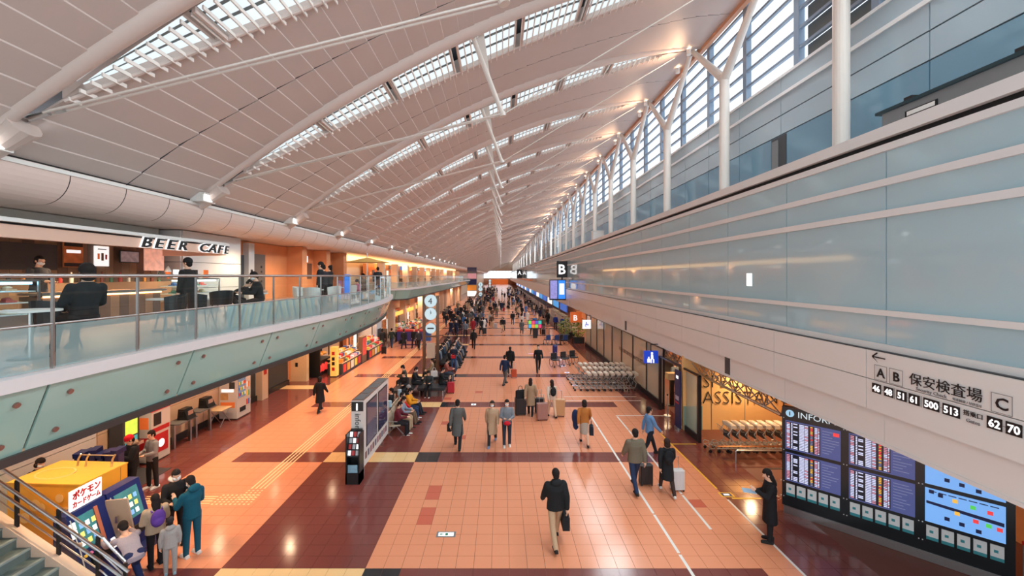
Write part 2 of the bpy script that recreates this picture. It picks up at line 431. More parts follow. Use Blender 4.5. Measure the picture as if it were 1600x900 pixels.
# ================================================================ right wall
wr = MB(); XG, XF = 7.85, 7.65
wr.box(XG+.06, XG+.3, -3, YEND, 3.1, 9.1)
wall_right = struct(wr.build('wall_right', darkgrey), 'tall right wall of frosted glass over white fascia panels', 'wall')
gfr = mat('frosted blue grey glass', C(172, 202, 212), .05, spec=.6, vary=.03, scale=.6)
railm = mat('pale aluminium rail', C(226, 228, 228), .35, vary=.02)
rows = [(5.10, 5.68), (5.79, 7.68), (7.82, 8.32), (8.46, 9.02)]
S = 2.9; Y0 = 8.35-S*4
pm = [MB().box(0, .05, .012, S-.012, a, b).mesh('glass_pane', gfr) for a, b in rows]
NP = 17
for i in range(NP):
    for m in pm: place('glass_pane', m, wall_right, (XG, Y0+S*i, 0))
mb = MB()
for i in range(NP, int((YEND-Y0)/S)):
    for a, b in rows: mb.box(XG, XG+.05, Y0+S*i+.015, Y0+S*(i+1)-.015, a, b)
tag(mb.build('glass_panes', gfr, wall_right), kind='stuff')
for a, b in ((5.68, 5.79), (7.68, 7.82), (8.32, 8.46), (9.02, 9.16), (4.97, 5.10)):
    MB().box(XG-.07, XG+.06, -3, YEND, a, b).build('rail', railm, wall_right)
MB().box(XG-.1, XG+.3, -3, YEND, 9.28, 9.52).build('ledge', railm, wall_right)
MB().box(XG+.02, XG+.3, -3, YEND, 9.16, 9.28).build('ledge_gap', blackmatt, wall_right)
rowf = [(4.37, 4.95), (3.73, 4.355)]
fas = mat('white fascia panel', C(228, 228, 226), .3, vary=.02, scale=1)
pf = [MB().box(0, .08, .008, S-.008, a, b).mesh('fascia_panel', fas) for a, b in rowf] + [MB().box(.1, .16, .006, S-.006, 3.12, 3.73).mesh('fascia_panel', fas)]
YF = 8.58-S*4
for i in range(NP):
    for m in pf: place('fascia_panel', m, wall_right, (XF, YF+S*i-(.3 if m is pf[2] else 0), 0))
mb = MB()
for i in range(NP, int((YEND-YF)/S)):
    for a, b in rowf: mb.box(XF, XF+.08, YF+S*i+.01, YF+S*(i+1)-.01, a, b)
    mb.box(XF+.1, XF+.16, YF+S*i+.01, YF+S*(i+1)-.01, 3.12, 3.73)
tag(mb.build('fascia_panels', fas, wall_right), kind='stuff')
MB().box(XF+.04, XF+.3, -3, YEND, 3.73, 4.97).box(XF+.15, XF+.3, -3, YEND, 3.08, 3.73).build('fascia_backing', darkgrey, wall_right)
MB().box(XF+.08, XF+.16, -3, YEND, 3.05, 3.12).build('fascia_edge', railm, wall_right)
for yy in (13.85, 25.2): MB().box(XF+.085, XF+.1, yy, yy+.3, 3.14, 3.72).build('fascia_slot', darkgrey, wall_right)
MB().box(XF+.16, 13, -3, YEND, 3.1, 3.3).build('soffit', offwhite, wall_right)
# upper glass gallery and clerestory
XU = 10.25
gup = mat('gallery blue glass', C(112, 148, 168), .05, spec=.6, vary=.05, scale=.5)
gup2 = mat('gallery grey glass', C(164, 182, 192), .09, spec=.5, vary=.04, scale=.5)
wu = struct(MB().box(XU+.06, XU+.25, -3, YEND, 9.3, 13.7).build('wall_upper', darkgrey), 'upper gallery wall of blue grey glass panels behind columns', 'wall')
rowu = [(9.4, 11.62, 0), (11.66, 12.33, 1), (12.37, 13.02, 1), (13.14, 13.7, 1)]
for i in range(16):
    for a, b, mi in rowu: MB().box(XU, XU+.05, 2.0+2.6*i+.015, 2.0+2.6*(i+1)-.015, a, b).build('glass_pane', (gup, gup2)[mi], wu)
mb = MB()
for i in list(range(-2, 0))+list(range(16, 126)):
    for a, b, mi in rowu: mb.box(XU, XU+.05, 2.0+2.6*i+.015, 2.0+2.6*(i+1)-.015, a, b, mi)
tag(mb.build('glass_panes', [gup, gup2], wu), kind='stuff')
MB().box(XU-.05, XU+.1, -3, YEND, 13.02, 13.14).build('rail', railm, wu)
MB().box(XU-.04, XU+.1, -3, YEND, 13.7, 13.8).build('rail', railm, wu)
MB().box(XG+.3, XU+.2, -3, YEND, 9.3, 9.4).build('gallery_floor', grey, wu)
MB().box(XU-.02, XU+.12, 14.7, 15.5, 9.4, 11.6).build('doorway', darkgrey, wu); MB().box(XU-.04, XU+.02, 15.1, 15.45, 9.4, 11.5).build('door_leaf', grey, wu)
cl = thing('window_1', None, None); struct(cl, 'clerestory window strip with horizontal louvre slats and bright sky behind', 'window')
blu = mat('blue grey louvre', C(128, 146, 166), .4, vary=.03); clg = glass('clerestory glass', (.97, .98, 1.0))
for i in range(-1, 105):
    y = 2.2+3.0*i
    if i < 20: MB().box(XU-.02, XU+.2, y-.12, y+.12, 13.8, 17.9).build('mullion', blu, cl)
    elif i == 20: mm = MB().box(XU-.02, XU+.2, y-.12, y+.12, 13.8, 17.9)
    else: mm.box(XU-.02, XU+.2, y-.12, y+.12, 13.8, 17.9)
tag(mm.build('mullions', blu, cl), kind='stuff')
for j in range(6): MB().box(XU+.0, XU+.12, -2, YEND, 14.3+.66*j, 14.40+.66*j).build('louvre_slat', blu, cl)
MB().box(XU+.2, XU+.21, -2, YEND, 13.8, 18.2).build('pane', clg, cl)
# window blind boxes, nearer dark bay of the clerestory
dk = mat('dark blind glass', C(96, 108, 112), .15)
for j in range(6): MB().box(XU+.165, XU+.195, 2.0, 13.9, 13.82+.66*j, 14.31+.66*j).build('blind_pane', dk, wu)
# cleaning gondola rail on the ledge
gd = thing('ledge_gondola', 'dark rimmed grey maintenance trough lying on ledge below gallery glass', 'gondola', (XG+.25, 5.2, 9.53))
MB().box(-.1, .5, 0, 3.4, 0, .34).build('trough', grey, gd); MB().box(-.16, .56, -.1, 3.5, .34, .4).build('rim', mat('dark teal rubber', C(30, 58, 66), .5), gd)
MB().box(-.115, -.1, 2.3, 2.9, .08, .2).build('plate', blackmatt, gd); MB().box(-.12, -.115, 2.34, 2.86, .1, .18).build('plate_text', white, gd)
for y in (1.0, 2.75): MB().box(-.13, .0, y, y+.16, .4, .47).build('clip', darksteel, gd)
for i, y in enumerate((6.6, 5.95)):
    tag(MB().tube([(XU-.15, y, 9.9), (XU-.2, y+.03, 12), (XU-.14, y-.02, 14.5), (XU-.14, y, 17)], .02, 6).build('hanging_cable', black), ('black cable hanging in front of gallery glass above trough', 'thin black cable loop beside the other cable on gallery glass')[i], 'cable')
# end of the hall
we = MB().box(-16, 14, YEND, YEND+.5, 0, 4.4).box(-16, 14, YEND, YEND+.5, 10.4, 18.5).build('wall_end', beige); struct(we, 'far end wall of the hall with gridded window', 'wall')
MB().box(-9, 6, YEND-6, YEND, 0, 3.9).build('counter_block', orange, we)
wn = thing('window_2', None, None); struct(wn, 'gridded bright window in far end wall', 'window')
for i in range(13): MB().box(-16+2.5*i-.1, -16+2.5*i+.1, YEND, YEND+.3, 4.4, 10.4).build('mullion', railm, wn)
for j in range(4): MB().box(-16, 14, YEND, YEND+.3, 4.4+1.5*j, 4.55+1.5*j).build('transom', railm, wn)
MB().box(-16, 14, YEND+.3, YEND+.32, 4.4, 10.4).build('pane', clg, wn)
# ================================================================ left side: mezzanine deck, railing, walls
def catmull(P, n=8):
    out = []
    for i in range(len(P)-1):
        p0, p1, p2, p3 = P[max(i-1, 0)], P[i], P[i+1], P[min(i+2, len(P)-1)]
        for j in range(n):
            t = j/n; out.append(tuple(.5*((2*p1[q])+(-p0[q]+p2[q])*t+(2*p0[q]-5*p1[q]+4*p2[q]-p3[q])*t*t+(-p0[q]+3*p1[q]-3*p2[q]+p3[q])*t**3) for q in (0, 1)))
    return out+[P[-1]]
def resample(P, step, start=0):
    out = []; d = -start; 
    for i in range(len(P)-1):
        a, b = Vector(P[i]), Vector(P[i+1]); L = (b-a).length
        while d <= L:
            if d >= 0: out.append(tuple(a+(b-a)*(d/L)))
            d += step
        d -= L
    return out
def inward(P, i):                        # unit vector pointing from the edge back into the deck
    a, b = Vector(P[max(i-1, 0)]), Vector(P[min(i+1, len(P)-1)]); t = (b-a).normalized(); return Vector((-t.y, t.x))
DZ = 5.25
slabm = mat('pale slab edge', C(212, 204, 204), .4, vary=.03)
fasg = mat('grey green glass fascia', C(150, 180, 170), .12, spec=.5, vary=.03, scale=.7)
deckf = mat('deck floor', C(150, 120, 104), .3)
soff = mat('soffit panel', C(196, 160, 130), .5, vary=.03)
clear = glass('clear railing glass', (.86, .95, .94)); frost = glass('striped lower glass', (.74, .86, .86), op=.4, opcol=C(176, 204, 204))
def balcony(P, back, lab, y_end_post=None, dets=True, pstep=1.22, fstep=2.4):
    P = catmull(P, 8)
    poly = [tuple(Vector(p)+inward(P, i)*.3) for i, p in enumerate(P)]+[(back, P[-1][1]), (back, P[0][1])]
    fl = struct(MB().prism(poly, 4.9, DZ).build('floor_mezzanine', [deckf]), lab, 'floor')
    low = [tuple(Vector(p)+inward(P, i)*.34) for i, p in enumerate(P)]
    MB().prism([tuple(p) for p in low]+[(back, P[-1][1]), (back, P[0][1])], 4.2, 4.3).build('soffit', soff, fl)
    out = [tuple(Vector(p)-inward(P, i)*.06) for i, p in enumerate(P)]; inn = [tuple(Vector(p)+inward(P, i)*.25) for i, p in enumerate(P)]
    mb = MB(); lo = MB()
    for i in range(len(P)-1):
        a, b, c, d = out[i], out[i+1], inn[i+1], inn[i]
        mb.hexa([(*a, 5.13), (*b, 5.13), (*c, 5.13), (*d, 5.13), (*a, 5.29), (*b, 5.29), (*c, 5.29), (*d, 5.29)])
        e = [Vector(low[j])-inward(P, j)*.05 for j in (i, i+1)]; g = [Vector(low[j])+inward(P, j)*.12 for j in (i, i+1)]
        lo.hexa([(*e[0], 4.16), (*e[1], 4.16), (*g[1], 4.16), (*g[0], 4.16), (*e[0], 4.27), (*e[1], 4.27), (*g[1], 4.27), (*g[0], 4.27)])
    mb.build('slab_edge', slabm, fl); lo.build('lower_trim', mat('bronze trim', C(64, 56, 54), .4), fl)
    # fascia panels, each on its own stretch of the edge
    step = .3; fine = resample(P, step); nf = int(fstep/step)
    bolts = MB().cyl((0, 0, 0), (0, 0, .03), .035, n=10).mesh('fixing_bolt', mat('copper bolt', C(150, 110, 100), .3, .6))
    for s in range(0, len(fine)-1, nf):
        seg = fine[s:s+nf+1]
        if len(seg) < 2: break
        mb = MB(); tops = []; 
        for j in range(len(seg)):
            n_ = inward(fine, s+j); p = Vector(seg[j])
            if j in (0, len(seg)-1): p = p+(Vector(seg[1 if j == 0 else j-1])-p)*.06
            tops.append((p+n_*.0, p+n_*.34))
        for j in range(len(seg)-1):
            (t0, b0), (t1, b1) = tops[j], tops[j+1]; k0 = inward(fine, s+j)*.03
            mb.hexa([(*b0, 4.27), (*b1, 4.27), (*(b1+k0), 4.27), (*(b0+k0), 4.27), (*t0, 5.12), (*t1, 5.12), (*(t1+k0), 5.12), (*(t0+k0), 5.12)])
        pn = mb.build('fascia_panel', fasg, fl)
        if dets:
            for j, f in ((1, 0), (len(seg)-2, 0)):
                for q in (.2, .8):
                    t0, b0 = tops[j]; c = t0+(b0-t0)*q; o = place('fixing_bolt', bolts, fl, (c.x, c.y, 5.12-.85*q))
                    n_ = -inward(fine, s+j); o.rotation_euler = Vector((n_.x, n_.y, -.35)).to_track_quat('Z', 'Y').to_euler()
    # railing
    rl = thing('balcony_railing', lab.replace('floor', 'railing').replace('deck', 'railing')+' with steel posts', 'railing')
    q = [tuple(Vector(p)+inward(P, i)*.1) for i, p in enumerate(P)]
    MB().tube([(*p, 6.49) for p in q], .028, 8).build('handrail', steel, rl, smooth=True)
    MB().tube([(*p, 5.87) for p in q], .015, 6).build('middle_rail', steel, rl, smooth=True)
    pp = resample(q, pstep)
    pst = MB().box(-.012, .012, -.018, .018, 0, 1.2).mesh('post', steel)
    for i, p in enumerate(pp):
        o = place('post', pst, rl, (*p, 5.29)); t = inward(pp, i); o.rotation_euler = (0, 0, math.atan2(t.y, t.x)-math.pi/2)
        if i:
            a = Vector(pp[i-1]); b = Vector(p); a, b = a+(b-a)*.03, b-(b-a)*.03
            MB().quad((*a, 5.9), (*b, 5.9), (*b, 6.45), (*a, 6.45)).build('glass_pane', clear, rl)
            MB().quad((*a, 5.3), (*b, 5.3), (*b, 5.85), (*a, 5.85)).build('glass_pane', frost, rl)
    return fl
EDGE = [(-6.1, -2), (-5.85, 1.5), (-5.72, 4.6), (-5.65, 8), (-5.5, 11), (-5.4, 14), (-5.5, 17), (-5.8, 20.5), (-6.5, 24.5), (-7.5, 27.6), (-9.4, 30.2), (-12.6, 31.4)]
d1 = balcony(EDGE, -13.4, 'curved cafe balcony deck edged in grey green glass')
d2 = balcony([(-13.2, 37.4), (-10.6, 38.0), (-9.0, 39.5), (-8.75, 43), (-8.75, 60), (-8.75, 80), (-8.75, 100), (-8.75, 118)], -13.4, 'straight shop balcony deck edged in grey green glass', dets=False, pstep=2.4, fstep=3.6)
# walls
wl = struct(MB().box(-13.9, -13.4, -3, YEND, 0, 8.22).box(-13.9, -13.2, -3, YEND, 8.2, 9.6).box(-13.9, -10.7, -3, YEND, 9.55, 9.6).build('wall_left', beige), 'beige left side wall of the hall behind shops', 'wall')
# ground floor beige panels under the deck
gw = struct(MB().box(-13.3, -12.75, 6, 24.6, 0, 4.2).build('wall_ground', darkgrey), 'beige panelled ground floor wall under balcony', 'wall')
for i in range(8):
    for a, b in ((.28, 1.45), (1.47, 2.95), (2.97, 4.19)):
        if i < 1 or i > 5: continue
        MB().box(-12.75, -12.68, 6.0+2.3*i+.01, 6.0+2.3*(i+1)-.01, a, b).build('wall_panel', beige, gw)
whp = mat('white wall panel', C(206, 206, 206), .4, vary=.02)
for i in (0, 1):
    for a, b in ((.28, 1.45), (1.47, 2.95), (2.97, 4.19)): MB().box(-12.68, -12.6, 7.6+2.6*i, 7.6+2.6*(i+1)-.02, a, b).build('wall_panel', whp, gw)
MB().box(-12.7, -12.66, 6, 24.6, 0, .27).build('skirting', darksteel, gw)
for i in range(5): MB().box(-12.68, -12.62, 14.3+1.5*i, 14.45+1.5*i, 2.95, 3.1).build('wall_socket', black, gw)
# lift lobby recess past the vending machine
lb = struct(MB().box(-13.35, -12.9, 19.4, 25.2, 0, 4.2).build('wall_lobby', orangewall), 'warm wood lined lift lobby wall under balcony', 'wall')
for y in (19.6, 22.0):
    MB().box(-12.9, -12.8, y, y+1.5, 0, 2.6).build('lift_door', mat('bronze lift door', C(92, 74, 64), .35, .5), lb); MB().box(-12.8, -12.77, y+.74, y+.76, 0, 2.6).build('door_joint', black, lb)
MB().box(-12.9, -12.4, 21.35, 21.9, 0, 4.2).build('pier', beige, lb); MB().box(-12.4, -12.39, 21.5, 21.75, 1.3, 2.1).build('call_panel', redm, lb)
MB().box(-13.3, -11.9, 25.2, 25.5, 0, 4.2).build('end_panel', cream, lb); MB().box(-12.6, -12.45, 25.19, 25.2, .9, 1.15).build('switch', black, lb)
for i, y in enumerate((9, 12.5, 16, 20, 24, 28)):
    for x in (-8.2, -11):
        lp = tag(MB().cyl((0, 0, 0), (0, 0, .03), .1, n=14).build('downlight', lampwarm, None, (x, y, 4.165)), 'round warm recessed downlight in soffit under curved balcony', 'lamp', 'downlights under the balcony')
        l = bpy.data.lights.new('downlight', 'SPOT'); l.energy = 180; l.spot_size = 2.4; l.spot_blend = .9; l.color = (1, .68, .42); l.shadow_soft_size = .1
        o = bpy.data.objects.new('lamp_light', l); COL.objects.link(o); o.location = (x, y, 4.1)
for i in range(14):                       # warm shop lighting further down, both storeys
    y = 34+7*i
    for z, x, e in ((4.05, -11, 330), (7.8, -11.3, 240)):
        l = bpy.data.lights.new('shop_lamp', 'SPOT'); l.energy = e; l.spot_size = 2.7; l.spot_blend = .9; l.color = (1, .66, .40); l.shadow_soft_size = .2
        o = bpy.data.objects.new('lamp_light', l); COL.objects.link(o); o.location = (x, y, z)
for y in (8, 11, 14, 18, 22, 26):
    l = bpy.data.lights.new('cafe_lamp', 'SPOT'); l.energy = 320; l.spot_size = 2.6; l.spot_blend = .9; l.color = (1, .72, .46); l.shadow_soft_size = .1
    o = bpy.data.objects.new('lamp_light', l); COL.objects.link(o); o.location = (-10.6, y, 7.4 if y < 14.5 else 8.1)
# ================================================================ right side ground floor
cw = struct(MB().box(12.6, 13.0, -3, YEND, 0, 3.2).build('wall_service', orangewall), 'warm lit back wall of service counters under right fascia', 'wall')
gw2 = thing('glass_partition', 'tall greenish glass screen wall with steel frame beside parked luggage carts', 'partition', (7.95, 0, 0))
pg = glass('greenish partition glass', (.82, .93, .90), op=.5, opcol=C(206, 220, 208))
for i in range(8):
    y = 20.0+2.3*i
    MB().quad((0, y+.04, .3), (0, y+2.26, .3), (0, y+2.26, 2.9), (0, y+.04, 2.9)).build('glass_pane', pg, gw2)
    MB().box(-.04, .04, y-.04, y+.04, 0, 3.05).build('post', darksteel, gw2)
MB().box(-.06, .06, 20, 38.4, 0, .3).build('plinth', darksteel, gw2); MB().box(-.05, .05, 20, 38.4, 2.9, 3.0).build('head_rail', darksteel, gw2)
text('lettering', 'TOUR INFORMATION COUNTER', .34, facing_left(27.5, 1.55, -.02), darksteel, gw2, .003)
for i in range(14):
    l = bpy.data.lights.new('counter_lamp', 'SPOT'); l.energy = 260; l.spot_size = 2.7; l.spot_blend = .9; l.color = (1, .68, .38); l.shadow_soft_size = .15
    o = bpy.data.objects.new('lamp_light', l); COL.objects.link(o); o.location = (10.2, 12.5+4.2*i, 3.0)
aw = struct(MB().box(7.7, 12.6, 17.3, 17.45, 0, 3.1).build('wall_assist', mat('glowing cream wall', C(244, 196, 130), .5, vary=.03)), 'cream warm lit wall with large thin lettering behind luggage carts', 'wall')
for x in (8.9, 10.3): MB().box(x-.008, x+.008, 17.285, 17.3, 0, 3.1).build('joint', grey, aw)
MB().box(7.72, 8.5, 17.27, 17.3, 0, 1.0).build('teal_panel', mat('teal glass', C(120, 160, 160), .3), aw)
text('lettering', 'SPECIAL', .78, facing_cam(8.5, 17.28, 1.78), blackmatt, aw, .004, -.014, sx=.95); text('lettering', 'ASSISTANCE', .78, facing_cam(8.5, 17.28, 1.1), blackmatt, aw, .004, -.014, sx=.95)
tb = thing('lattice_beam', 'grey steel lattice beam of crossing tubes hung under white fascia', 'beam', (8.35, 0, 0))
MB().tube([(0, 12.2, 2.35), (0, 34, 2.35)], .05, 8).build('lower_chord', steel, tb); MB().tube([(.45, 12.2, 2.95), (.45, 34, 2.95)], .04, 8).build('upper_chord', steel, tb); MB().tube([(-.35, 12.2, 2.95), (-.35, 34, 2.95)], .04, 8).build('upper_chord', steel, tb)
for i in range(27):
    y = 12.2+.8*i
    for x in (-.35, .45):
        MB().cyl((0, y, 2.35), (x, y+.4, 2.95), .022, n=6).build('diagonal', steel, tb); MB().cyl((x, y+.4, 2.95), (0, y+.8, 2.35), .022, n=6).build('diagonal', steel, tb)
    MB().cyl((-.35, y+.4, 2.95), (.45, y+.4, 2.95), .016, n=6).build('cross_tube', steel, tb)
pst = thing('door_frame', 'slim dark steel door frame post beside luggage carts and cream wall', 'door frame', (7.75, 16.0, 0))
MB().box(-.06, .06, -.06, .06, 0, 2.6).build('post', darksteel, pst); MB().box(-.04, .04, -.06, 3.9, 2.55, 2.62).build('head_rail', darksteel, pst); MB().box(-.06, .06, 3.86, 3.98, 0, 2.6).build('post', darksteel, pst)
MB().quad((0, .1, .25), (0, 1.15, .25), (0, 1.15, 2.5), (0, .1, 2.5)).build('glass_pane', pg, pst); MB().box(-.05, .05, .06, 1.15, 0, .25).build('plinth', darksteel, pst)
bn = thing('hanging_banner', 'tall navy banner with small white print standing in service doorway', 'banner', (7.5, 17.35, 0))
MB().box(-.03, .03, -.25, .25, .1, 2.5).build('sheet', navy, bn); MB().box(-.035, -.03, -.12, .1, 2.15, 2.28).build('print', signwhite, bn); MB().box(-.035, -.03, -.16, .16, 1.25, 1.42).build('print', mat('pale print', C(190, 190, 210), .5), bn); MB().box(-.035, -.03, -.16, .16, 1.1, 1.16).build('print', redm, bn)
MB().cyl((0, 0, 0), (0, 0, .1), .14, n=16).build('base', steel, bn)
# ================================================================ people
def remesh(mb, voxel, name, smooth=2):
    me = mb.mesh(name, black); o = bpy.data.objects.new('tmp', me); COL.objects.link(o)
    md = o.modifiers.new('r', 'REMESH'); md.mode = 'VOXEL'; md.voxel_size = voxel
    sm = o.modifiers.new('s', 'SMOOTH'); sm.factor = .5; sm.iterations = smooth
    bpy.context.view_layer.update()
    out = bpy.data.meshes.new_from_object(o.evaluated_get(bpy.context.evaluated_depsgraph_get()))
    bpy.data.objects.remove(o); bpy.data.meshes.remove(me)
    out.name = name; out.polygons.foreach_set('use_smooth', [True]*len(out.polygons)); out.materials.clear(); out.materials.append(black)
    return out
def limb(mb, p0, p1, r0, r1, n=12):
    p0, p1 = Vector(p0), Vector(p1); d = (p1-p0).normalized()
    prof = [(-.95, .3), (-.6, .8), (0, 1)]
    pts = [p0+d*(a*r0) for a, b in prof]+[p1-d*(a*r1) for a, b in reversed(prof)]
    rs = [b*r0 for a, b in prof]+[b*r1 for a, b in reversed(prof)]
    mb.tube(pts, rs, n)
def rings(mb, L, n=16):                  # L: (centre, rx, ry) lofted upward, closed
    o = len(mb.v)
    for c, rx, ry in L:
        for j in range(n):
            a = 2*math.pi*j/n; mb.v.append((c[0]+rx*math.cos(a), c[1]+ry*math.sin(a), c[2]))
    for i in range(len(L)-1):
        for j in range(n):
            q = (j+1) % n; mb.f.append((o+i*n+j, o+i*n+q, o+(i+1)*n+q, o+(i+1)*n+j)); mb.m.append(0)
    mb.f.append(tuple(o+n-1-j for j in range(n))); mb.m.append(0); mb.f.append(tuple(o+(len(L)-1)*n+j for j in range(n))); mb.m.append(0)
rad = math.radians
def skeleton(hl=0, kl=0, hr=0, kr=0, al=4, el=8, ar=4, er=8, lean=0, head=0, sit=None, inl=0, inr=0):
    J = {}
    hipz = 0
    def leg(h, k, s):
        hp = Vector((s*.095, 0, 0)); kn = hp+Vector((s*.01, .43*math.sin(rad(h)), -.43*math.cos(rad(h))))
        an = kn+Vector((0, .42*math.sin(rad(h-k)), -.42*math.cos(rad(h-k)))); return hp, kn, an
    J['hL'], J['kL'], J['aL'] = leg(hl, kl, -1); J['hR'], J['kR'], J['aR'] = leg(hr, kr, 1)
    ln = rad(lean); ax = Vector((0, math.sin(ln), math.cos(ln)))
    J['pel'] = Vector((0, 0, .02)); J['wai'] = ax*.20; J['che'] = ax*.38; J['sho'] = ax*.50; J['nek'] = ax*.57
    hd = rad(lean*.6+head); hx = Vector((0, math.sin(hd), math.cos(hd)))
    J['hb'] = J['nek']+hx*.04; J['hd'] = J['nek']+hx*.145; J['hang'] = hd
    def arm(a, e, s, inn):
        sh = J['sho']+Vector((s*.185, 0, -.03)); el_ = sh+Vector((s*.055, .27*math.sin(rad(a)), -.27*math.cos(rad(a))))
        t = rad(a+e); d = Vector((-s*math.sin(rad(inn)), math.sin(t)*math.cos(rad(inn)), -math.cos(t)*math.cos(rad(inn)))); return sh, el_, el_+d*.25, d
    J['sL'], J['eL'], J['wL'], J['dL'] = arm(al, el, -1, inl); J['sR'], J['eR'], J['wR'], J['dR'] = arm(ar, er, 1, inr)
    low = min(J['aL'].z, J['aR'].z)-.085 if sit is None else -sit
    for k in list(J):
        if k not in ('hang', 'dL', 'dR'): J[k] = J[k]-Vector((0, 0, low))
    return J
def body_meshes(tagname, J, v=.012, lod=False):
    M = {}; b = MB(); hd = J['hd']; R = Matrix.Rotation(-J['hang'], 3, 'X')
    P = lambda x, y, z: hd+R @ Vector((x, y, z))
    # torso, neck and head
    tor = [(J['pel']+Vector((0, 0, -.08)), .12, .09), (J['pel'], .155, .11), (J['wai'], .135, .1), (J['che'], .165, .115), (J['sho'], .15, .09), (J['nek'], .06, .06)]
    rings(b, tor); limb(b, J['sho'], J['hb']+(J['hd']-J['hb'])*.5, .062, .055)
    b.ell(P(0, -.012, .025), .078, .096, .10, 16, 12, R=R); b.ell(P(0, .02, -.045), .06, .07, .07, 14, 10, R=R)
    if not lod:
        limb(b, P(0, .082, .012), P(0, .104, -.018), .012, .017, 8)               # nose
        b.ell(P(0, .083, -.055), .026, .01, .009, R=R); b.ell(P(0, .075, -.09), .03, .02, .02, R=R)
        for s in (-1, 1):
            b.ell(P(s*.08, -.012, -.005), .012, .022, .032, R=R); b.ell(P(s*.033, .078, .03), .024, .012, .008, R=R); b.ell(P(s*.033, .073, .012), .015, .012, .01, R=R)
    for s in 'LR':
        limb(b, J['s'+s], J['e'+s], .052, .042); limb(b, J['e'+s], J['w'+s], .042, .028)
        limb(b, J['h'+s], J['k'+s], .085, .056); limb(b, J['k'+s], J['a'+s], .056, .038)
        limb(b, J['a'+s]+Vector((0, -.03, -.04)), J['a'+s]+Vector((0, .14, -.055)), .036, .03)
        d = J['d'+s]; w = J['w'+s]; sx = -1 if s == 'L' else 1
        side = Vector((0, 1, 0))-d*d.y; side = (side.normalized() if side.length > .2 else Vector((0, 0, 1))); thk = d.cross(side)*(-sx)
        limb(b, w, w+d*.075, .03, .036)
        if not lod:
            for q, (off, ln) in enumerate(((-.03, .06), (-.01, .078), (.01, .082), (.03, .072))):
                base = w+d*.085+side*off; mid = base+d*ln*.55+thk*.008; limb(b, base-d*.02, mid, .0095, .009, 8); limb(b, mid, mid+d*ln*.45+thk*.022, .009, .0075, 8)
            tb = w+d*.02+side*.03; limb(b, tb, tb+d*.045+side*.028, .012, .010, 8); limb(b, tb+d*.045+side*.028, tb+d*.08+side*.022+thk*.01, .010, .0085, 8)
    M['body'] = remesh(b, .026 if lod else .0105, 'person', 1)
    vv = .03 if lod else .016
    # jacket
    def torso(mb, e, low):
        L = ([(J['pel']+Vector((0, 0, -.1)), .172+e, .122+e)] if min(J['kL'].z, J['kR'].z) < J['pel'].z-.3 else [])+[(J['pel']+Vector((0, 0, .0)), .168+e, .12+e)]
        rings(mb, L+[(J['wai']*.5+J['pel']*.5, .155+e, .115+e), (J['wai'], .15+e, .112+e), (J['che'], .178+e, .125+e), (J['sho'], .172+e*.6, .1+e*.6), (J['nek']-Vector((0, 0, .01)), .075, .075)])
        for s in 'LR':
            limb(mb, J['s'+s], J['e'+s], .062+e*.7, .052+e*.6); limb(mb, J['e'+s], J['w'+s]-J['d'+s]*.01, .052+e*.6, .042+e*.4)
    j = MB(); torso(j, .015, True); M['jacket'] = remesh(j, vv, 'jacket')
    if not lod:
        j = MB(); torso(j, .04, True)
        M['puffer'] = remesh(j, vv, 'jacket')
    # long coat: skirt hangs to the knee, follows the stride
    mid = (J['kL']+J['kR'])*.5; pz = J['pel'].z; spread = abs(J['kL'].y-J['kR'].y)*.5
    if mid.z < pz-.25:
        j = MB(); torso(j, .026, True)
        kz = max(J['kL'].z, J['kR'].z)
        rings(j, [(Vector((0, mid.y, kz-.02)), .215, .15+spread*.8), (Vector((0, mid.y*.6, (kz+pz)/2)), .205, .145+spread*.45), (J['pel'], .185, .14), (J['wai'], .16, .125)])
        M['coat'] = remesh(j, vv, 'coat')
        j = MB(); rings(j, [(Vector((0, mid.y, kz-.04)), .18, .13+spread*.8), (J['pel'], .175, .13), (J['wai']*.6+J['pel']*.4, .15, .115)]); M['skirt'] = remesh(j, vv, 'skirt')
    t = MB(); rings(t, [(J['pel']+Vector((0, 0, -.1)), .13, .1), (J['pel'], .165, .122), (J['wai']*.6+J['pel']*.4, .152, .112)])
    for s in 'LR': limb(t, J['h'+s], J['k'+s], .1, .07); limb(t, J['k'+s], J['a'+s]+Vector((0, 0, -.02)), .07, .056)
    M['trousers'] = remesh(t, vv, 'trousers')
    for s in 'LR':
        a = J['a'+s]; q = MB(); limb(q, a+Vector((0, -.045, -.045)), a+Vector((0, .15, -.055)), .046, .04); q.box(a.x-.045, a.x+.045, a.y-.08, a.y+.19, a.z-.088, a.z-.068)
        M['shoe'+s] = remesh(q, .03 if lod else .014, 'shoe', 1)
    # hair, mask, hat are in head space
    return M, J
